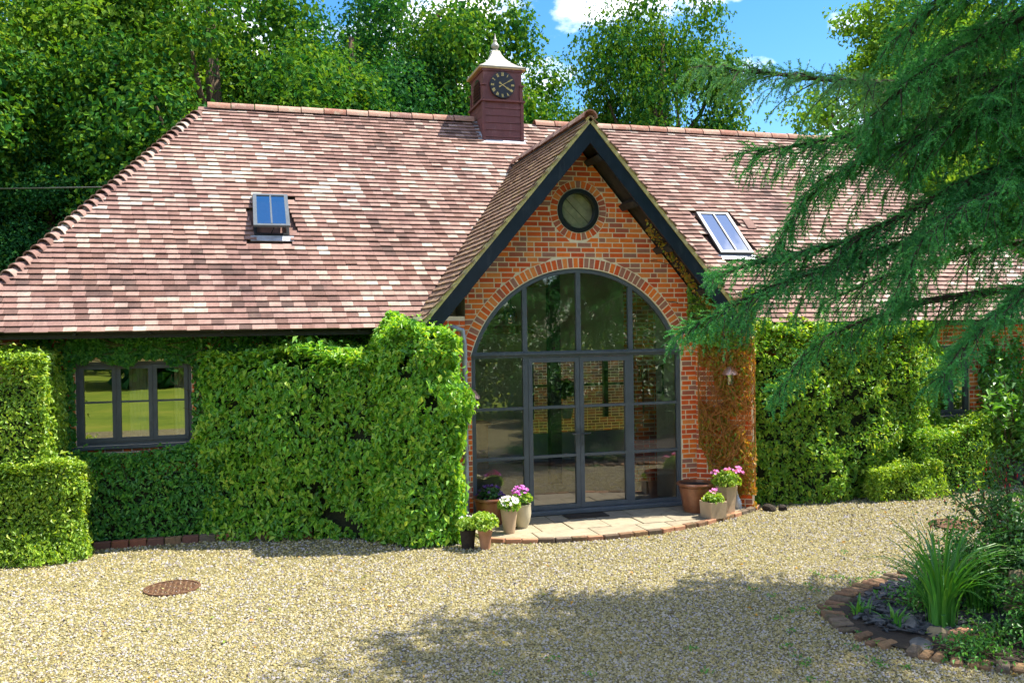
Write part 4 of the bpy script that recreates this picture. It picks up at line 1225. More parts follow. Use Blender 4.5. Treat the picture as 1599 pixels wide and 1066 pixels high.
TM = {
    'oak_a': tree_meshes(21, 15.5, 5.2, 8.4, 56000, .165, 'oak', 84),
    'oak_b': tree_meshes(22, 16.5, 5.6, 9.0, 56000, .17, 'oak', 80),
    'dark': tree_meshes(23, 18, 5.4, 9.0, 48000, .18, 'dark_tree', 76),
    'bright': tree_meshes(24, 15, 4.8, 8.2, 48000, .155, 'bright_tree', 78),
}
def plant_tree(kind, x, y, rz_, s, label, wd=1.0, group='trees behind the house'):
    c, k = TM[kind]
    root = empty({'oak_a': 'oak_tree', 'oak_b': 'oak_tree', 'dark': 'dark_tree', 'bright': 'light_green_tree'}[kind], (x, y, 0), label, 'tree', group)
    root.rotation_euler = (0, 0, rz_); root.scale = (s * wd, s * wd, s)
    for nm, me in (('crown', c), ('trunk', k)):
        o = bpy.data.objects.new(nm, me); o.parent = root; col.objects.link(o)
plant_tree('oak_a', -13.6, 15.5, .3, 1.0, 'oak tree at the far left beyond the hipped end of the roof')
plant_tree('bright', -9.0, 19.2, 1.2, 1.12, 'light green tree behind the left hip of the roof')
plant_tree('oak_b', -5.6, 15.4, 2.0, .95, 'oak tree behind the ridge above the open rooflight')
plant_tree('dark', -1.0, 19.6, .8, .92, 'dark oak with a bent limb just left of the clock turret')
plant_tree('oak_a', 2.6, 22.5, 4.0, 1.22, 'oak tree directly behind the clock turret', .85)
plant_tree('oak_b', 7.3, 25.5, 3.1, .98, 'smaller oak between the clock turret and the gable peak, below the cloud', .95)
plant_tree('oak_a', 9.7, 17.0, 5.2, 1.08, 'rounded oak right of the gable peak with open sky beside it', .68)
plant_tree('bright', 18.3, 14.5, 2.4, 1.10, 'light green tree behind the cedar at the right hip of the roof')
plant_tree('dark', 24.5, 16.5, .2, .95, 'dark tree at the far right behind the cedar')
plant_tree('dark', -18.5, 26.0, .9, 1.05, 'tall dark tree behind the oak at the far left')
plant_tree('dark', -12.4, 30.5, 2.9, 1.12, 'tall dark tree in the second row behind the light green tree')
plant_tree('oak_b', -6.6, 31.0, 4.4, 1.12, 'tall oak in the second row behind the oak over the open rooflight')
plant_tree('dark', -.6, 32.0, 1.9, 1.1, 'tall dark tree in the second row behind the bent-limbed oak')
plant_tree('oak_a', -18.0, 13.5, 2.2, .8, 'low oak at the left edge below the hip of the roof')
plant_tree('dark', -9.8, 14.2, 3.3, .5, 'small dark tree close behind the lower end of the left hip')
plant_tree('dark', -13.5, 11.5, 1.3, .42, 'smallest dark tree low at the left edge beside the hip')
# trees across the lawn, seen in the glass
VW = []
for i, (x, y, s) in enumerate(((-10, -40, .8), (-16, -43, .8), (-5, -42, .75), (-23, -46, .9), (-31, -62, 1.1), (-17, -66, 1.1), (10, -50, 1.0), (20, -38, 1.0), (29, -45, 1.2), (-4, -60, 1.0), (37, -33, 1.1), (15, -30, .7), (-44, -55, 1.1), (3, -56, 1.1), (-24, -70, 1.2))):
    g = np.random.default_rng(400 + i)
    for q in range(14):
        ctr = np.array([x, y, 7.0 * s]) + g.normal(0, 1, 3) * np.array([3.0, 3.0, 3.6]) * s
        v = g.normal(size=(190, 3)); v /= np.linalg.norm(v, axis=1, keepdims=True)
        P_ = ctr + v * (2.4 * s * g.uniform(.5, 1.1, 190) ** .5)[:, None]; P_[:, 2] = np.abs(P_[:, 2])
        VW.append(leaf_arrays(P_, v + g.normal(0, .5, v.shape), .8 * g.uniform(.6, 1.3, 190), .3, .7))
tag(link('far_woodland', leaf_mesh('far_woodland', np.concatenate(VW), L['dark_tree'])), 'dark woodland across the lawn, mirrored in the windows', 'woodland', kind='stuff')

VB_ = []
g = np.random.default_rng(77)
for i in range(19):
    x = -52 + i * 3.5; s = g.uniform(.95, 1.25); top_ = 1.0 if x < 4 else .62
    for q in range(9):
        ctr = np.array([x, 46 - .15 * x, 9.5 * s * top_]) + g.normal(0, 1, 3) * np.array([2.4, 2.0, 5.0 * top_]) * s
        v = g.normal(size=(150, 3)); v /= np.linalg.norm(v, axis=1, keepdims=True)
        P_ = ctr + v * (3.0 * s * g.uniform(.4, 1.1, 150) ** .5)[:, None]; P_[:, 2] = np.abs(P_[:, 2])
        VB_.append(leaf_arrays(P_, v + g.normal(0, .5, v.shape), .62 * g.uniform(.6, 1.3, 150), .3, .75))
tag(link('background_woodland', leaf_mesh('background_woodland', np.concatenate(VB_), L['dark_tree'])), 'dark mass of woodland far behind the house, glimpsed between the trees', 'woodland', kind='stuff')

# ------------------------------------------------------------------ cedar
def twig_proto(seed, ln=.26, nn=60, nlen=.040, nw=.0105):
    g = np.random.default_rng(seed)
    t = np.sort(g.uniform(.02, 1.0, nn)) ** .9
    c = np.stack([t * ln, .012 * np.sin(t * 3), -.045 * t ** 2], 1)
    a = g.uniform(0, 2 * PI, nn); lean = g.uniform(.2, .6, nn)
    d = np.stack([lean, np.cos(a) * .9, np.sin(a) * .75 + .12], 1); d /= np.linalg.norm(d, axis=1, keepdims=True)
    s = np.cross(d, g.normal(size=(nn, 3))); s /= np.linalg.norm(s, axis=1, keepdims=True)
    nl = nlen * g.uniform(.7, 1.2, nn) * (1 - .35 * t)
    V = np.stack([c - s * nw / 2, c + s * nw / 2, c + d * nl[:, None]], 1)
    return V      # (nn, 3, 3)
TW = [twig_proto(k) for k in range(5)]
def frame_of(d, roll=0):
    d = d / np.linalg.norm(d); r_ = np.cross(d, [0, 0, 1.0]); r_ /= (np.linalg.norm(r_) + 1e-9); u_ = np.cross(r_, d)
    return np.stack([d, -r_, u_], 1)
def interp(pts, t):
    pts = np.asarray(pts, float); seg = np.linalg.norm(np.diff(pts, axis=0), axis=1); cum = np.concatenate([[0], np.cumsum(seg)])
    s = t * cum[-1]; i = min(np.searchsorted(cum, s, 'right') - 1, len(seg) - 1); f = (s - cum[i]) / seg[i]
    # smooth (Catmull-Rom) position
    p0, p1, p2, p3 = pts[max(i - 1, 0)], pts[i], pts[i + 1], pts[min(i + 2, len(pts) - 1)]
    return .5 * ((2 * p1) + (-p0 + p2) * f + (2 * p0 - 5 * p1 + 4 * p2 - p3) * f * f + (-p0 + 3 * p1 - 3 * p2 + p3) * f ** 3), cum[-1]
def bough(root, pts, seed, L0=.75, per=.10, mat='cedar', t0=.12, hang=1.0, r0=.055, dens=1.0, sc=1.0):
    g = np.random.default_rng(seed)
    N = 22; sp = [interp(pts, i / N)[0] for i in range(N + 1)]; length = interp(pts, 0)[1]
    mb = MB(); mb.tube(sp, [r0 * (1 - i / N) ** .8 + .006 for i in range(N + 1)], 8)
    tw_pos = []; tw_rot = []; tw_s = []
    nb = int(length * (1 - t0) / per)
    for k in range(nb * 2):
        t = t0 + (1 - t0) * ((k // 2) + g.uniform(0, 1)) / nb
        if t > .995: continue
        p = interp(pts, t)[0]; q = interp(pts, min(t + .02, 1.0))[0]; o = interp(pts, max(t - .02, 0))[0]
        fw_ = (q - o) / np.linalg.norm(q - o)
        side = np.cross(fw_, [0, 0, 1.0]); side /= np.linalg.norm(side)
        sg = 1 if k % 2 else -1
        Lb = L0 * (.35 + .9 * math.sin(PI * min(1, (t - t0) / (1 - t0) * .82 + .18))) * g.uniform(.55, 1.15)
        d = side * sg * g.uniform(.35, .95) + fw_ * g.uniform(.4, 1.1) + np.array([0, 0, g.uniform(-.4, .22)])
        d /= np.linalg.norm(d)
        ns = 5; bp = [p]; dd = d.copy()
        for i in range(ns):
            dd = dd + np.array([0, 0, -(.03 + .05 * i) * hang * g.uniform(.3, 1.6)]); dd /= np.linalg.norm(dd)
            dd = dd + g.normal(0, .09, 3); dd /= np.linalg.norm(dd); bp.append(bp[-1] + dd * Lb / ns)
        mb.tube(bp, [.011, .009, .007, .005, .004, .003], 4, cap=False)
        m = max(3, int(Lb / .052 * dens))
        for i in range(m):
            f = (i + g.uniform(.1, .9)) / m
            a = f * ns; j_ = min(int(a), ns - 1); pp = bp[j_] + (bp[j_ + 1] - bp[j_]) * (a - j_); d0 = bp[j_ + 1] - bp[j_]; d0 = d0 / np.linalg.norm(d0)
            s2 = np.cross(d0, [0, 0, 1.0]); s2 /= (np.linalg.norm(s2) + 1e-9)
            dt = d0 * g.uniform(.45, 1.1) + s2 * (1 if i % 2 else -1) * g.uniform(.2, 1.0) + np.array([0, 0, g.normal(-.12 * hang, .3)])
            tw_pos.append(pp); tw_rot.append(frame_of(dt)); tw_s.append(sc * g.uniform(.65, 1.15) * (1 - .35 * f))
        tw_pos.append(bp[-2]); tw_rot.append(frame_of(bp[-1] - bp[-2])); tw_s.append(sc * .9)
    # leader twigs on the bough's own last part
    for k in range(int(length / .022)):
        t = t0 + (1 - t0) * g.uniform(0, 1) ** .8; p = interp(pts, t)[0]; q = interp(pts, min(t + .03, 1))[0]; o = interp(pts, max(t - .03, 0))[0]
        d = (q - o) / np.linalg.norm(q - o) * .8 + g.normal(0, .45, 3) + np.array([0, 0, .25]); tw_pos.append(p); tw_rot.append(frame_of(d)); tw_s.append(sc * .7)
    b = mb.build('bough', M['cedar_bark'], root)
    tw_pos = np.array(tw_pos); tw_rot = np.array(tw_rot); tw_s = np.array(tw_s)
    VV = []; RR = []
    idx = g.integers(0, len(TW), len(tw_pos))
    for v in range(len(TW)):
        m = idx == v
        if not m.any(): continue
        W_ = np.einsum('nij,kj->nki', tw_rot[m], TW[v].reshape(-1, 3)) * tw_s[m][:, None, None] + tw_pos[m][:, None, :]
        VV.append(W_.reshape(-1, 3)); tipw = np.tile(np.repeat(np.linspace(-.1, .12, TW[v].shape[0]), 3), m.sum()); RR.append(np.clip(np.repeat(g.uniform(.05, .85, m.sum()), TW[v].shape[0] * 3) + tipw, 0, .99))
    V = np.concatenate(VV); R = np.concatenate(RR)
    link('foliage', fast_mesh('foliage', V, np.arange(len(V)).reshape(-1, 3), L[mat], R), b)
    return len(V) // 3
cedar = empty('cedar_tree', (4.7, -5.3, 0), 'blue-green cedar with drooping boughs reaching in front of the roof and doors', 'tree')
mb = MB(); mb.tube([(4.7, -5.3, -.05), (4.68, -5.3, 2), (4.72, -5.28, 5), (4.7, -5.3, 9), (4.7, -5.3, 13)], [.36, .30, .25, .16, .03], 12); mb.build('trunk', M['cedar_bark'], cedar, smooth=True)
T_ = lambda z: (4.7, -5.3, z)
BOUGHS = [
    ([T_(4.0), (3.25, -4.9, 3.9), (2.19, -4.7, 3.72), (1.14, -4.5, 3.42), (.37, -4.27, 3.14), (-.34, -3.96, 2.74)], dict(L0=.72, hang=1.0, sc=1.05)),
    ([T_(3.6), (3.57, -4.58, 3.69), (2.83, -4.26, 3.55), (2.2, -3.98, 3.34), (1.63, -3.71, 3.07)], dict(L0=.85, hang=2.2, dens=.55, per=.13, t0=.3)),
    ([T_(4.8), (3.01, -5.13, 4.48), (2.1, -4.98, 4.12), (1.28, -4.64, 3.68), (.61, -4.13, 3.5), (.18, -3.8, 3.36)], dict(L0=.8, hang=1.1, sc=1.05)),
    ([T_(5.1), (2.77, -5.37, 4.98), (1.84, -5.1, 4.70), (1.23, -4.72, 4.42), (.85, -4.42, 4.08), (.66, -4.24, 3.62)], dict(L0=.85, hang=1.3)),
    ([T_(5.6), (3.11, -5.05, 5.42), (2.07, -4.85, 5.30), (1.18, -4.69, 5.30), (.37, -4.56, 5.36), (-.33, -4.45, 5.42)], dict(L0=.85, hang=1.5, mat='cedar_pale', dens=.7)),
    ([T_(5.2), (3.26, -4.89, 5.05), (2.21, -4.69, 4.98), (1.43, -4.56, 4.80), (.72, -4.46, 4.66), (.25, -4.38, 4.6)], dict(L0=.9, hang=1.6, dens=.8)),
    ([T_(6.2), (2.62, -5.52, 5.77), (1.94, -5.43, 5.46), (1.33, -5.26, 5.05), (1.12, -5.1, 4.57)], dict(L0=.8, hang=1.4)),
    ([T_(6.6), (2.61, -5.83, 6.09), (1.79, -5.59, 5.92), (1.2, -5.42, 5.51)], dict(L0=.85, hang=1.4)),
    ([T_(3.7), (2.59, -5.97, 3.35), (1.98, -5.9, 2.94), (1.64, -5.8, 2.62), (1.38, -5.73, 2.26)], dict(L0=.42, hang=1.0, per=.075, t0=.35)),
    ([T_(4.5), (2.83, -5.61, 4.2), (1.95, -5.56, 3.95), (1.47, -5.43, 3.6), (1.37, -5.19, 3.0)], dict(L0=.7, hang=1.3)),
    ([T_(3.3), (2.73, -4.55, 3.1), (2.06, -4.36, 2.95), (1.24, -4.12, 2.62), (.78, -3.99, 2.05)], dict(L0=.6, hang=1.7, dens=.8)),
    ([T_(5.4), (3.4, -4.9, 5.2), (2.6, -4.8, 4.9), (1.9, -4.7, 4.4)], dict(L0=.9, hang=1.4)),
    ([T_(6.4), (3.5, -5.2, 6.2), (2.7, -4.9, 5.9), (2.0, -4.8, 5.5)], dict(L0=.95, hang=1.2)),
    ([T_(5.9), (3.6, -5.5, 5.5), (2.7, -5.5, 5.3), (2.0, -5.5, 4.9)], dict(L0=.9, hang=1.2)),
    ([T_(4.9), (3.6, -5.4, 4.6), (2.8, -5.4, 4.4), (2.1, -5.3, 4.0)], dict(L0=.85, hang=1.2)),
    ([T_(7.2), (2.9, -5.8, 7.1), (1.4, -6.0, 6.9), (.2, -6.0, 6.5)], dict(L0=1.3, hang=1.0, dens=.55, sc=1.6, per=.14)),
    ([T_(8.0), (3.2, -6.6, 7.9), (2.0, -7.4, 7.6), (1.2, -7.9, 7.2)], dict(L0=1.4, hang=1.0, dens=.5, sc=1.7, per=.15)),
    ([T_(8.8), (3.2, -5.8, 9.0), (1.7, -5.9, 9.0), (.7, -5.9, 8.7)], dict(L0=1.4, hang=1.0, dens=.5, sc=1.7, per=.15)),
    ([T_(6.9), (3.4, -6.5, 6.8), (2.3, -7.3, 6.4), (1.5, -7.7, 5.9)], dict(L0=1.3, hang=1.0, dens=.5, sc=1.7, per=.15)),
    ([T_(5.9), (3.7, -6.3, 5.6), (2.9, -6.9, 5.2), (2.3, -7.2, 4.7)], dict(L0=1.2, hang=1.0, dens=.5, sc=1.6, per=.15)),
    ([T_(9.8), (3.4, -6.8, 10.0), (2.2, -7.2, 9.9), (1.4, -7.4, 9.5)], dict(L0=1.4, hang=1.0, dens=.5, sc=1.7, per=.15)),
    ([T_(7.6), (3.2, -5.9, 7.6), (2.0, -6.3, 7.4), (1.0, -6.6, 7.0)], dict(L0=1.4, hang=.9, dens=.55, sc=1.9, per=.14)),
    ([T_(8.4), (3.3, -5.4, 8.4), (2.2, -5.2, 8.2), (1.2, -5.2, 7.9)], dict(L0=1.4, hang=.9, dens=.5, sc=1.9, per=.15)),
    ([T_(6.6), (4.8, -6.8, 6.5), (5.0, -7.9, 6.1), (5.1, -8.8, 5.6)], dict(L0=1.2, hang=1.2, dens=.3, sc=2.0, per=.22)),
]
nn_ = 0
for i, (pts, kw) in enumerate(BOUGHS): nn_ += bough(cedar, pts, 300 + i, **kw)
print('cedar needles', nn_)
# ------------------------------------------------------------------ patio in front of the doors
def clip_poly(P, Q):
    """P clipped by convex anticlockwise Q"""
    out = list(P)
    for i in range(len(Q)):
        a, b = Q[i], Q[(i + 1) % len(Q)]; inp = out; out = []
        side = lambda p: (b[0] - a[0]) * (p[1] - a[1]) - (b[1] - a[1]) * (p[0] - a[0])
        for j in range(len(inp)):
            p, q = inp[j], inp[(j + 1) % len(inp)]; sp_, sq_ = side(p), side(q)
            if sp_ >= 0: out.append(p)
            if sp_ * sq_ < 0:
                f = sp_ / (sp_ - sq_); out.append((p[0] + (q[0] - p[0]) * f, p[1] + (q[1] - p[1]) * f))
        if not out: return []
    return out
arc_pts = [(-1.72, -1.10), (-1.45, -1.27), (-.9, -1.42), (-.2, -1.48), (.55, -1.42), (1.3, -1.18), (2.0, -.85), (2.58, -.5)]
pat = arc_pts + [(1.9, -.025), (-1.74, -.025), (-1.95, -.35)]
mb = MB(); prism(mb, pat, -.01, .034); patio = mb.build('patio', M['mortar']); patio['kind'] = 'structure'
ys = [-1.52, -1.02, -.52, -.02]
for r_i in range(3):
    x = -2.0 + [.1, -.25, .3][r_i]
    rr = random.Random(70 + r_i)
    while x < 2.7:
        w_ = rr.uniform(.42, .82)
        q = clip_poly([(x + .008, ys[r_i] + .008), (x + w_ - .008, ys[r_i] + .008 + rr.uniform(-.006, .006)), (x + w_ - .008, ys[r_i + 1] - .008), (x + .008, ys[r_i + 1] - .008)], pat)
        if len(q) > 2 and abs(sum(q[i][0] * q[(i + 1) % len(q)][1] - q[(i + 1) % len(q)][0] * q[i][1] for i in range(len(q)))) > .02:
            mb = MB(); prism(mb, q, .03, .052 + rr.uniform(-.004, .004), rr.random()); mb.build('paving_stone', M['paving'], patio, bevel=.004)
        x += w_
def along(pts, step, fn):
    pts = [Vector((p[0], p[1], 0)) for p in pts]; acc = 0; nxt = step / 2
    for i in range(len(pts) - 1):
        a, b = pts[i], pts[i + 1]; Ls = (b - a).length
        while nxt <= acc + Ls:
            f = (nxt - acc) / Ls; fn(a + (b - a) * f, (b - a).normalized()); nxt += step
        acc += Ls
kz = random.Random(5)
def kerb_b(p, d):
    s = Vector((d.y, -d.x, 0)); c = p + s * .04
    mb = MB(); mb.obox((c.x, c.y, .022 + kz.uniform(-.004, .004)), d * .102, s * .045, (0, 0, .038), kz.random()); mb.build('kerb_brick', M['worn_brick'] if kz.random() < .55 else M['terracotta'], patio, bevel=.008)
along(arc_pts + [(2.72, -.36)], .217, kerb_b)

# low brick kerb along the planted strip on the left
kerb = empty('brick_kerb', (-5.5, .28, 0), 'low kerb of weathered bricks along the foot of the hedge under the casement window', 'kerb')
def kb(p, d):
    s = Vector((d.y, -d.x, 0))
    mb = MB(); mb.obox((p.x, p.y, .045 + kz.uniform(-.006, .006)), (d + s * kz.uniform(-.03, .03)) * .103, s * .05, (0, 0, .05), kz.random()); mb.build('brick', M['worn_brick'] if kz.random() < .7 else M['dark_brick'], kerb, bevel=.008)
along([(-6.75, .24), (-6.0, .24), (-5.2, .2), (-4.5, .12), (-3.9, -.16)], .22, kb)

# ------------------------------------------------------------------ pots and plants
def blob_leaves(c, r, n, size, droop=.5, flat=.7, seed=0, lo=-.3):
    g = np.random.default_rng(seed)
    v = g.normal(size=(n, 3)); v /= np.linalg.norm(v, axis=1, keepdims=True); v[:, 2] = np.where(v[:, 2] < lo, -v[:, 2], v[:, 2])
    P = np.array(c) + v * np.array([r, r, r * flat]) * (g.uniform(.25, 1.1, n) ** .6)[:, None]
    N = v * .8 + np.array([0, 0, .6]) + g.normal(0, .5, (n, 3))
    return leaf_arrays(P, N, size * g.uniform(.6, 1.3, n), droop, .65)
def blossoms(par, pts, col_, pr, np_=5):
    """flower heads of several petals each"""
    mb = MB(); V = []
    for p in pts:
        n = np.array([random.gauss(0, .4), -.5 + random.gauss(0, .4), .9]); n /= np.linalg.norm(n)
        t = np.cross(n, [0, 1, .3]); t /= np.linalg.norm(t); b = np.cross(n, t)
        for k in range(np_):
            a = 2 * PI * k / np_ + random.random(); d = t * math.cos(a) + b * math.sin(a); e = np.cross(n, d)
            p = np.array(p)
            V.append([p, p + d * pr * .6 + e * pr * .42 + n * .004, p + d * pr + n * .010, p + d * pr * .6 - e * pr * .42 + n * .004])
    link('blossom', leaf_mesh('blossom', np.array(V), L[col_]), par)
def cluster(c, r, n, flat=.6, seed=1):
    g = np.random.default_rng(seed); out = []
    for k in range(n):
        v = g.normal(size=3); v /= np.linalg.norm(v); v[2] = abs(v[2]); out.append((c[0] + v[0] * r, c[1] + v[1] * r, c[2] + v[2] * r * flat))
    return out
def pot(name, loc, prof, mat, label, sq=None, plant=None, rot=0, cat='plant pot', rim=.02):
    root = empty(name, loc, label, cat)
    top_r, top_z = prof[-1]
    full = list(prof) + [(top_r - rim, top_z), (top_r - rim - .005, top_z - .05)]
    mb = MB(); mb.lathe(full, (0, 0, 0), 28, sq=sq)
    ca, sa = math.cos(rot), math.sin(rot)
    mb.v = [(loc[0] + x * ca - y * sa, loc[1] + x * sa + y * ca, loc[2] + z) for x, y, z in mb.v]
    mb.build('pot', M[mat], root, smooth=not sq, bevel=0)
    mb = MB(); mb.lathe([(.01, top_z - .045), (top_r - rim - .004, top_z - .04)], (0, 0, 0), 20, sq=sq); mb.v = [(loc[0] + x * ca - y * sa, loc[1] + x * sa + y * ca, loc[2] + z) for x, y, z in mb.v]; mb.build('soil', M['soil'], root)
    return root, (loc[0], loc[1], loc[2] + top_z)
copper_prof = [(.17, 0), (.185, .03), (.20, .12), (.215, .22), (.235, .32), (.245, .37), (.235, .385), (.27, .395), (.282, .415), (.275, .435)]
s = .05
p, t_ = pot('plant_pot', (1.62, -.52, s), copper_prof, 'copper_glaze', 'big brown copper-glazed pot against the right door jamb')
p, t_ = pot('plant_pot', (-1.50, -.33, s), [(r * .93, z * .9) for r, z in copper_prof], 'copper_glaze', 'big brown copper-glazed pot half hidden beside the tallest hedge block')
link('foliage', leaf_mesh('foliage', blob_leaves((-1.5, -.33, .44), .17, 260, .06, seed=3), L['shrub']), p); blossoms(p, cluster((-1.5, -.33, .44), .2, 26, .8, 4), 'violet', .026)
p, t_ = pot('plant_pot', (1.66, -.98, s), [(.185, 0), (.2, .235)], 'beige_pot', 'small square sandstone pot with pink flowers in front of the copper pot', sq=4, rot=.12)
link('foliage', leaf_mesh('foliage', blob_leaves((t_[0], t_[1], t_[2] + .02), .15, 420, .055, seed=5), L['box']), p); blossoms(p, cluster((t_[0] + .03, t_[1], t_[2] + .10), .07, 9, 1.0, 6), 'pink', .03)
p, t_ = pot('plant_pot', (2.0, -.76, s), [(.115, 0), (.135, .2), (.165, .40)], 'beige_pot', 'tall tapering sandstone pot with lilac-pink flowers beside the dry creeper', sq=4, rot=.3)
link('foliage', leaf_mesh('foliage', blob_leaves((t_[0], t_[1], t_[2] + .06), .20, 700, .06, seed=7, flat=.8), L['box']), p)
for k, (dx, dy) in enumerate(((-.18, 0), (.0, -.06), (.12, -.05), (.2, .02), (.15, -.12))): blossoms(p, cluster((t_[0] + dx, t_[1] + dy, t_[2] + .19 + .03 * (k % 2)), .055, 12, .8, 30 + k), 'pink', .026)
p, t_ = pot('plant_pot', (-1.40, -.93, s), [(.075, 0), (.09, .12), (.115, .30), (.122, .34)], 'beige_pot', 'tapering pale clay pot with white flowers on the patio corner')
link('foliage', leaf_mesh('foliage', blob_leaves((t_[0], t_[1], t_[2] + .02), .16, 520, .05, seed=9), L['hedge']), p); blossoms(p, cluster((t_[0], t_[1], t_[2] + .06), .14, 34, .6, 10), 'white', .03)
p, t_ = pot('plant_pot', (-1.14, -.68, s), [(.075, 0), (.08, .02), (.11, .09), (.128, .2), (.125, .31), (.13, .33)], 'cream_pot', 'rounded cream glazed pot with purple flowers by the left door leaf')
link('foliage', leaf_mesh('foliage', blob_leaves((t_[0], t_[1], t_[2] + .06), .14, 480, .06, seed=11), L['hedge']), p); blossoms(p, cluster((t_[0] - .02, t_[1], t_[2] + .15), .11, 24, .9, 12), 'purple', .032)
p, t_ = pot('plant_pot', (-1.88, -1.48, 0), [(.062, 0), (.075, .12), (.09, .21), (.097, .22), (.097, .25)], 'terracotta', 'small terracotta pot with yellow-green foliage standing on the gravel')
link('foliage', leaf_mesh('foliage', blob_leaves((t_[0] - .03, t_[1], t_[2] + .07), .2, 620, .055, seed=13, flat=.75), L['box']), p)
p, t_ = pot('plant_pot', (-2.08, -1.36, 0), [(.08, 0), (.1, .2), (.11, .24)], 'soil', 'small dark pot with white-flecked leaves behind the terracotta pot')
link('foliage', leaf_mesh('foliage', blob_leaves((t_[0], t_[1], t_[2] + .05), .15, 350, .05, seed=15), L['box']), p); blossoms(p, cluster((t_[0], t_[1], t_[2] + .08), .13, 16, .7, 16), 'white', .016)
p, t_ = pot('planter', (8.1, -.05, 0), [(.3, 0), (.34, .42)], 'frame', 'square grey planter under the laurel at the far right', sq=4, rot=.1)
# bottle, cane and stones by the creeper
bt = MB().lathe([(.045, 0), (.06, .03), (.06, .13), (.03, .19), (.018, .21), (.02, .235)], (2.30, -.56, .03), 14).build('glass_bottle', M['flashing'], smooth=True)
tag(bt, 'small grey-blue bottle at the end of the patio kerb below the creeper', 'bottle')
cn = MB().tube([(2.33, -.60, .04), (2.27, -.47, .62)], .009, 6).build('garden_cane', M['plaster']); tag(cn, 'pale thin cane leaning behind the bottle by the tall sandstone pot', 'cane')
def rock(name, loc, size, mat, label, cat='stone', seed=0, group=None, sub=2):
    g = np.random.default_rng(seed); bm = bmesh.new(); bmesh.ops.create_icosphere(bm, subdivisions=sub, radius=1); size = tuple(q * (.82 if name != 'block' else 1) for q in size)
    P = np.array([v.co for v in bm.verts]); n = noise3(P, seed, 2, .7)
    for v, k in zip(bm.verts, n):
        f = 1 + .30 * k; v.co = Vector((v.co.x * f * size[0], v.co.y * f * size[1], max(v.co.z, -.6) * f * size[2]))
    me = bpy.data.meshes.new(name); bm.to_mesh(me); bm.free(); me.materials.append(M[mat])
    o = link(name, me, None, (loc[0], loc[1], loc[2] + size[2] * .3)); o.rotation_euler = (0, 0, g.uniform(0, 6)); return tag(o, label, cat, group)
rock('dark_stone', (2.80, -.62, 0), (.13, .1, .1), 'soil', 'dark lump of stone at the foot of the large hedge beside the patio end', seed=2)
rock('dark_stone', (3.0, -.68, 0), (.1, .08, .085), 'soil', 'smaller dark stone touching the dark lump by the large hedge', seed=3)
dm = MB().box((-.36, -.42, .055), (.28, -.14, .068)).build('doormat', M['soil'], bevel=.004); tag(dm, 'dark doormat on the paving in front of the glass doors', 'doormat')

# ------------------------------------------------------------------ wall lamps
def wall_lamp(loc, nrm, label):
    n = Vector((nrm[0], nrm[1], 0)).normalized(); root = empty('wall_lamp', loc, label, 'lamp', 'wall lamps beside the doors')
    c = Vector(loc) + n * .16
    MB().lathe([(.125, -.03), (.12, -.012), (.085, .035), (.05, .075), (.03, .085), (.012, .10)], c, 20).build('shade', M['copper'], root, smooth=True)
    MB().lathe([(.03, -.20), (.06, -.185), (.07, -.12), (.07, -.035)], c, 16).build('glass_jar', M['glass_window'], root, smooth=True)
    MB().lathe([(.024, -.15), (.03, -.10), (.02, -.05)], c, 10).build('bulb', M['cream_pot'], root, smooth=True)
    m = MB(); m.tube([Vector(loc) - n * .02, Vector(loc) + n * .16], .016, 8); m.obox(Vector(loc) + Vector((0, 0, -.02)) + n * .008, Vector((-n.y, n.x, 0)) * .05, n * .012, (0, 0, .07)); m.build('bracket', M['copper'], root)
wall_lamp((2.36, -.30, 2.10), (-.55, -.83), 'copper-capped ship lamp on the dry creeper right of the doors')
wall_lamp((-1.72, -.01, 1.86), (.1, -1), 'copper-capped ship lamp peeping out beside the tallest hedge, left of the doors')

# ------------------------------------------------------------------ manhole covers
def manhole(loc, r, label):
    root = empty('manhole_cover', loc, label, 'manhole cover', 'manhole covers in the gravel')
    MB().lathe([(r * .3, .010), (r * .93, .012)], loc, 36).build('lid', M['rust'], root)
    m = MB(); m.lathe([(r * 1.03, 0), (r * 1.03, .020), (r * .95, .020), (r * .95, .010)], loc, 36); m.build('rim', M['rust'], root)
    m = MB()
    for i in range(-4, 5):
        for j in range(-4, 5):
            x, y = i * r * .19, j * r * .19
            if x * x + y * y < (r * .86) ** 2: m.box((loc[0] + x - r * .06, loc[1] + y - r * .02, .008), (loc[0] + x + r * .06, loc[1] + y + r * .02, .018))
    m.build('tread', M['rust'], root, kind='stuff')
manhole((-5.60, -2.06, 0), .29, 'round rusty manhole cover in the sunlit gravel in front of the low hedges')
manhole((4.62, -2.40, 0), .34, 'round rusty manhole cover beyond the strap-leaved clump on the far gravel')

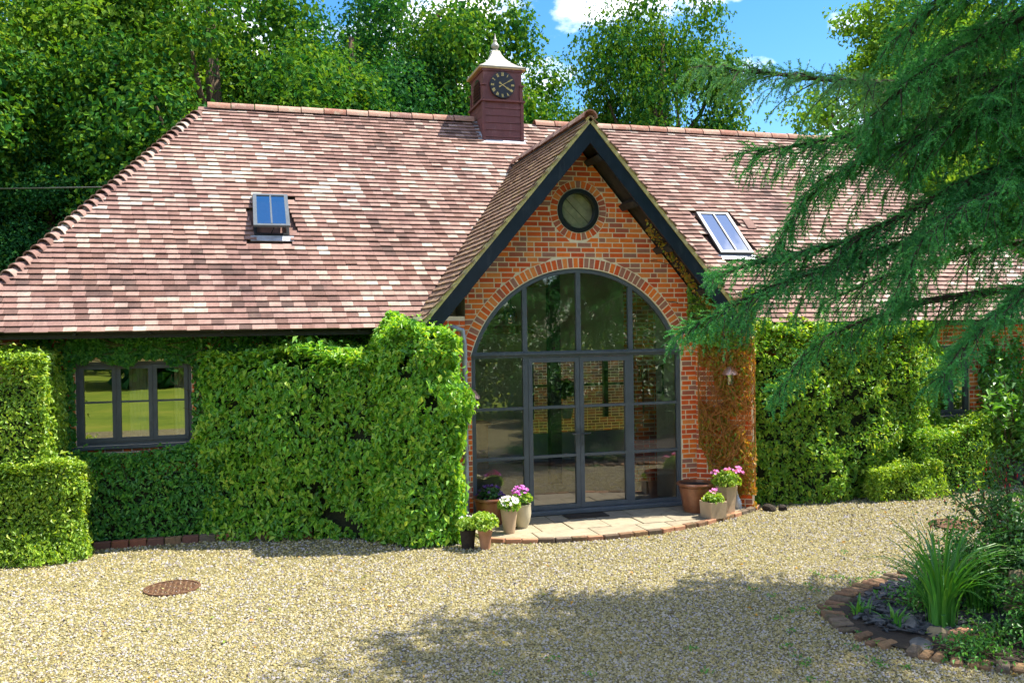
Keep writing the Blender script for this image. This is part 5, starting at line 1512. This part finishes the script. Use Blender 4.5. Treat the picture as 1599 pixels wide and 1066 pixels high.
# ------------------------------------------------------------------ planting bed in the foreground
edge = [(3.6, -4.05), (2.9, -4.14), (2.3, -4.24), (1.65, -4.46), (1.1, -4.70), (.74, -4.98), (.52, -5.35), (.46, -5.75), (.56, -6.15), (.80, -6.5), (1.15, -6.84), (1.7, -7.2)]
bed_poly = edge + [(3.2, -8.2), (7, -8.5), (8, -5), (5.5, -4.0)]
mb = MB(); mb.poly([(x, y, .03) for x, y in bed_poly], [tuple(range(len(bed_poly)))]); bed = mb.build('bed_soil', M['soil']); bed['kind'] = 'structure'
edging = empty('brick_edging', (.5, -5.6, 0), 'curved edging of worn bricks laid flat round the foreground planting bed', 'edging')
def eb(p, d):
    if kz.random() < .08: return
    p = p + Vector((kz.uniform(-.025, .025), kz.uniform(-.025, .025), kz.uniform(-.02, 0)))
    s = Vector((d.y, -d.x, 0)); s = -s if s.x > 0 and p.x < 1.5 and p.y < -5 else s
    mb = MB(); mb.obox((p.x, p.y, .016 + kz.uniform(-.016, .014)), d * kz.uniform(.040, .05) + s * kz.uniform(-.012, .012), s * kz.uniform(.09, .11), Vector((kz.uniform(-.008, .008), kz.uniform(-.008, .008), .032)), kz.random())
    mb.build('brick', M['worn_brick'], edging, bevel=.014)
along(edge, .112, eb)
g = np.random.default_rng(9)
def chips(name, label, cat, poly, n, size, mat, z):
    xs = [p[0] for p in poly]; ys_ = [p[1] for p in poly]
    x = g.uniform(min(xs), max(xs), n); y = g.uniform(min(ys_), max(ys_), n); k = in_poly(x, y, poly); x, y = x[k], y[k]
    m = MB()
    for a, b in zip(x, y):
        th = g.uniform(0, PI); l_ = size * g.uniform(.5, 1.4)
        m.obox((a, b, z + g.uniform(0, .025)), (math.cos(th) * l_, math.sin(th) * l_, g.normal(0, .008)), (-math.sin(th) * l_ * .3, math.cos(th) * l_ * .3, g.normal(0, .006)), (0, 0, .006), g.uniform(0, 1))
    return tag(m.build(name, M[mat], kind='stuff'), label, cat)
chips('slate_mulch', 'dark slate chips covering the bed inside the brick edging', 'mulch', [(2.5, -4.4), (1.7, -4.6), (1.0, -5.0), (.72, -5.4), (.7, -5.8), (1.3, -6.2), (2.6, -5.6)], 1500, .05, 'slate', .04)
rock('boulder', (1.06, -5.72, .02), (.17, .12, .11), 'stone', 'blue-grey rounded boulder at the foot of the strap-leaved clump', seed=11)
rock('boulder', (.86, -5.52, .02), (.1, .08, .06), 'stone', 'small grey stone just inside the brick edging', seed=12)
rock('boulder', (1.10, -6.02, .02), (.17, .11, .10), 'tan_stone', 'tan angular stone behind the loose brick', seed=13, sub=1)
rock('flat_stone', (.80, -6.16, .0), (.22, .12, .05), 'stone', 'flat dark slab of stone lying along the edging', seed=15)
rock('flat_stone', (1.02, -6.44, .0), (.2, .11, .05), 'stone', 'flat dark slab nearest the camera beside the edging', seed=16)
rock('boulder', (2.5, -4.75, .02), (.2, .15, .13), 'tan_stone', 'large tan boulder at the back of the planting bed', seed=18)
lb = MB(); lb.obox((1.17, -6.20, .085), (.107, .02, 0), (-.009, .05, 0), (0, 0, .045), .3); lb = lb.build('loose_brick', M['terracotta'], bevel=.007); tag(lb, 'loose red brick lying on the stones in front of the strap-leaved clump', 'brick')
sp_ = empty('stone_post', (1.98, -6.02, 0), 'mossy tan stone post among the dark shrubs at the right edge', 'post')
for k in range(4):
    rock_o = rock('block', (1.98 + .01 * k, -6.02, .02 + k * .13), (.11, .1, .1), 'tan_stone', None, None, 40 + k)
    rock_o.parent = sp_; rock_o.location = rock_o.location - Vector((1.98, -6.02, 0))

def strap_clump(loc, n, h, lean, label, seed, mat='grass', wd=.02):
    g = np.random.default_rng(seed); root = empty('strap_leaf_plant', loc, label, 'plant', 'strap-leaved clumps in the bed')
    m = MB()
    for k in range(n):
        a = g.uniform(0, 2 * PI); r0 = g.uniform(0, .13); hh = h * g.uniform(.55, 1.1); ln = lean * g.uniform(.2, 1.5)
        d = Vector((math.cos(a), math.sin(a), 0)); b = Vector(loc) + d * r0; s = Vector((-d.y, d.x, 0)); w = wd * g.uniform(.6, 1.2); tw = g.uniform(-.6, .6)
        s = (s + d * tw).normalized(); P = []; ns = 6; rr = g.uniform(0, .999)
        for i in range(ns + 1):
            f = i / ns
            c = b + d * (ln * f ** 2) + Vector((0, 0, hh * (f - .32 * (ln / lean) * f ** 3)))
            ww = w * (1 - f ** 2.2) * .5 + .0008
            P += [c - s * ww, c + Vector((0, 0, -.003)) + d * .004, c + s * ww]
        F = []
        for i in range(ns):
            for q in (0, 1): F.append((3 * i + q, 3 * i + q + 1, 3 * i + q + 4, 3 * i + q + 3))
        m.poly(P, F, rr)
    m.build('leaves', L[mat], root)
    return root
strap_clump((1.30, -5.84, .03), 95, 1.22, .5, 'large clump of tall arching strap leaves behind the loose brick', 51, wd=.03)
strap_clump((1.92, -5.62, .03), 70, .85, .38, 'second fresh green strap-leaved clump behind the large one', 52, wd=.018)
strap_clump((.93, -5.66, .03), 16, .22, .12, 'tiny bright green tuft beside the blue-grey boulder', 53, wd=.03)
strap_clump((.80, -5.30, .03), 14, .2, .12, 'tiny leafy tuft at the front corner of the slate bed', 54, wd=.035)
strap_clump((1.55, -6.25, .03), 14, .32, .25, 'small strap-leaved tuft beside the loose brick', 55, wd=.022)

def shrub(name, label, c, r, h, n, size, mat, seed, cat='shrub', stems=24, flower=None, flat=1.0, nl=14):
    """loose shrub: arching stems from the base, leaves in clumps about their ends"""
    g = np.random.default_rng(seed); root = empty(name, (c[0], c[1], 0), label, cat)
    m = MB(); PP = []; NN = []; tips = []
    for k in range(stems):
        a = g.uniform(0, 2 * PI); rr = r * g.uniform(.15, 1.0); hh = h * g.uniform(.5, 1.0) * (1 - .35 * (rr / r) ** 2)
        b = Vector((c[0] + math.cos(a) * rr * .2, c[1] + math.sin(a) * rr * .2, 0)); e = Vector((c[0] + math.cos(a) * rr, c[1] + math.sin(a) * rr, hh)); md = (b + e) / 2 + Vector((-math.cos(a) * rr * .15, -math.sin(a) * rr * .15, hh * .18))
        pts = [b, md, e, e + Vector((math.cos(a) * .1, math.sin(a) * .1, -.04))]
        m.tube(pts, [.012, .008, .005, .002], 5, cap=False); tips.append(e)
        q = int(n / stems); f = g.uniform(.25, 1.05, q)
        pos = np.array(b)[None] * ((1 - f) ** 2)[:, None] + np.array(md)[None] * (2 * f * (1 - f))[:, None] + np.array(e)[None] * (f ** 2)[:, None]
        PP.append(pos + g.normal(0, .075, (q, 3))); NN.append(np.tile([math.cos(a) * .4, math.sin(a) * .4, .8], (q, 1)))
    P = np.concatenate(PP); N = np.concatenate(NN) + g.normal(0, .5, (len(P), 3)); ok = P[:, 2] > .03
    P, N = P[ok], N[ok]
    link('foliage', leaf_mesh('foliage', leaf_arrays(P, N, size * g.uniform(.55, 1.3, len(P)), .7, .5), L[mat]), root)
    m.build('stems', M['twig'], root)
    if flower:
        fp = []
        for e in tips:
            for q in range(flower[1]): fp.append((e.x + g.normal(0, .09), e.y + g.normal(0, .09), e.z - g.uniform(.02, .22)))
        V = []
        for p in fp:
            p = np.array(p); w_ = .008; l_ = g.uniform(.035, .06)
            for a in (0, PI / 2): 
                d = np.array([math.cos(a), math.sin(a), 0]) * w_; V.append([p, p + d + np.array([0, 0, -l_ * .5]), p + np.array([0, 0, -l_]), p - d + np.array([0, 0, -l_ * .5])])
        link('blossom', leaf_mesh('blossom', np.array(V), L[flower[0]]), root)
    return root
shrub('fuchsia', 'tall open fuchsia with hanging red flowers at the right edge above the bed', (2.75, -5.3), .85, 1.62, 4200, .055, 'shrub', 61, flower=('red', 4), stems=34)
shrub('dark_shrub', 'dense dark leafy shrub at the right edge behind the stone post', (2.3, -5.95), .68, 1.25, 6500, .055, 'shrub', 62, stems=40)
shrub('dark_shrub', 'low dark ground shrub in front of the stone post', (1.95, -6.5), .52, .55, 3600, .045, 'ivy', 63, stems=30)
shrub('dark_shrub', 'tall dark shrub nearest the camera at the right edge of the bed', (2.35, -6.55), .55, 1.2, 4500, .05, 'shrub', 69, stems=34)
shrub('green_shrub', 'mid-green twiggy shrub between the strap-leaved clumps and the fuchsia', (2.05, -5.45), .5, .9, 3600, .045, 'ivy', 64, stems=30)
shrub('ground_cover_plant', 'low leafy ground cover creeping over the slate under the strap-leaved clump', (1.5, -5.4), .42, .26, 1500, .045, 'ivy', 67, stems=24, cat='plant')
shrub('ground_cover_plant', 'small patch of ground cover beside the loose brick', (1.42, -6.3), .25, .18, 600, .04, 'shrub', 68, stems=14, cat='plant')
shrub('ground_cover_plant', 'trailing ground cover spilling over the edging at the front of the bed', (1.0, -6.5), .34, .16, 1000, .04, 'ivy', 70, stems=20, cat='plant')
shrub('ground_cover_plant', 'leafy ground cover between the slate and the back of the brick edging', (2.3, -4.75), .45, .3, 1500, .045, 'shrub', 71, stems=24, cat='plant')
shrub('ground_cover_plant', 'low sprawling ground cover at the lower right, under the tall dark shrub', (1.75, -6.9), .5, .3, 2000, .045, 'ivy', 72, stems=26, cat='plant')
shrub('laurel', 'bright large-leaved laurel against the brick wall at the far right', (8.0, -.25), .9, 2.3, 1700, .15, 'laurel', 65, stems=30)
shrub('laurel', 'dim climbing laurel left of the bright one beside the narrow window', (8.1, .45), .4, 2.6, 420, .12, 'ivy', 66, stems=10)
# shrubs behind the camera's right, mirrored in the door glass
VB = []
for i, (x, y, s_) in enumerate(((3.4, -9.8, .8), (5.3, -8.8, 1.0), (7.4, -9.6, 1.25), (9.8, -8.6, 1.3), (5.6, -11.6, 1.35), (8.4, -12.6, 1.5), (3.8, -12.2, 1.0), (11.6, -11.2, 1.6), (12.8, -7.2, 1.2), (.8, -14.8, 1.3), (2.8, -15.2, 1.5), (5.0, -15.6, 1.6), (7.2, -15.4, 1.6), (9.6, -15.0, 1.7), (-1.2, -15.4, 1.1))):
    VB.append(blob_leaves((x, y, .9 * s_), 1.25 * s_, 2600, .17, seed=200 + i, flat=1.0, lo=-.8))
tag(link('garden_shrubs', leaf_mesh('garden_shrubs', np.concatenate(VB), L['shrub'])), 'mass of dark garden shrubs beyond the planting bed, mirrored in the door glass', 'shrubs', kind='stuff')

# ------------------------------------------------------------------ things seen through the doors
pl = empty('pendant_lamp', (-.62, 1.6, 3.02), 'smoked glass pendant lamp hanging inside behind the left arch pane', 'lamp')
MB().lathe([(.02, .42), (.035, .38), (.04, .30), (.12, .18), (.135, .08), (.11, .0), (.105, 0)], (-.62, 1.6, 2.90), 20).build('shade', M['glass_window'], pl, smooth=True)
MB().tube([(-.62, 1.6, 3.3), (-.62, 1.6, 4.7)], .008, 6).build('cord', M['black'], pl)
MB().lathe([(.02, .0), (.035, .05), (.02, .12)], (-.62, 1.6, 2.96), 10).build('bulb', M['cream_pot'], pl, smooth=True)
fk = empty('wooden_fork', (2.0, 2.27, 1.35), 'oversized wooden fork hung on the brick pillar inside', 'ornament')
m = MB(); m.bar((2.06, 2.25, 1.25), (2.06, 2.25, 1.85), .03, .015, (0, 1, 0)); m.bar((1.98, 2.25, 1.86), (2.14, 2.25, 1.86), .04, .015, (0, 1, 0)); m.build('handle', M['oak'], fk)
for k in range(4):
    m = MB(); m.bar((1.99 + k * .047, 2.25, 1.88), (1.99 + k * .047, 2.25, 2.12), .022, .015, (0, 1, 0)); m.build('prong', M['oak'], fk)
pc = empty('framed_picture', (1.715, .8, 1.9), 'small dark framed picture on the cream reveal inside the right side light', 'picture')
MB().box((1.70, .70, 1.72), (1.718, .94, 2.2)).build('frame', M['black'], pc)
MB().box((1.694, .73, 1.76), (1.699, .91, 2.16)).build('print', M['olive_plaster'], pc)
p, t_ = pot('house_plant', (1.66, 5.2, .92), [(.09, 0), (.14, .2)], 'cream_pot', 'leafy green house plant in a pale pot on the inner window sill', cat='plant')
link('foliage', leaf_mesh('foliage', blob_leaves((1.66, 5.2, 1.42), .3, 320, .13, seed=77, flat=1.0), L['laurel']), p)
tb = empty('sideboard', (-1.6, 4.6, .02), 'long oak sideboard inside behind the left door leaf', 'sideboard')
MB().box((-3.0, 4.3, .10), (-.3, 4.8, .95)).build('cabinet', M['oak'], tb); MB().box((-3.05, 4.25, .952), (-.25, 4.85, 1.0)).build('top', M['oak'], tb)
gw = empty('garden_wall', (3.2, 9.6, 0), 'sunlit brick garden wall seen right through the house', 'wall')
m = MB(); m.box((.5, 9.6, 0), (7, 9.8, 2.6)); gb = m.build('wall_body', M['mortar'], gw)
m = MB(); brick_face(m, (.5, 9.6), (1, 0), 6.5, 0, 2.6); m.build('brickwork', M['dark_brick'], gb, kind='stuff')

# overhead cable
cb = MB().tube([(-16, 13.5, 6.7), (-12.2, 9.5, 5.95), (-7.0, 4.2, 5.35)], .014, 5).build('overhead_cable', M['black']); tag(cb, 'thin overhead cable running to the left hip of the roof', 'cable')

g = np.random.default_rng(81)
nf = 260; P_ = np.stack([g.uniform(-7.5, 6, nf), g.uniform(-7.2, -.2, nf), np.full(nf, .022)], 1); ok = ~in_poly(P_[:, 0], P_[:, 1], bed_poly) & ~in_poly(P_[:, 0], P_[:, 1], pat); P_ = P_[ok]
V_ = leaf_arrays(P_, np.tile([0, 0, 1.0], (len(P_), 1)) + g.normal(0, .3, (len(P_), 3)), .045 * g.uniform(.6, 1.3, len(P_)), 0, .6)
tag(link('fallen_leaves', leaf_mesh('fallen_leaves', V_, L['rusty'])), 'dry leaves fallen here and there on the gravel', 'leaves', kind='stuff')
VW_ = []
for k in range(46):
    e = edge[g.integers(2, len(edge))]; c0 = np.array([e[0] - abs(g.normal(0, .5)), e[1] + g.normal(0, .45), 0])
    if k > 30: c0 = np.array([g.uniform(-3, 1), g.uniform(-6.8, -4.6), 0])
    n_ = 14; pp = c0 + np.stack([g.normal(0, .03, n_), g.normal(0, .03, n_), g.uniform(.015, .05, n_)], 1)
    VW_.append(leaf_arrays(pp, g.normal(0, .5, (n_, 3)) + np.array([0, 0, .6]), .034 * g.uniform(.6, 1.3, n_), 0, .4))
tag(link('gravel_weeds', leaf_mesh('gravel_weeds', np.concatenate(VW_), L['ivy'])), 'tiny weeds coming up through the gravel near the bed', 'weeds', kind='stuff')
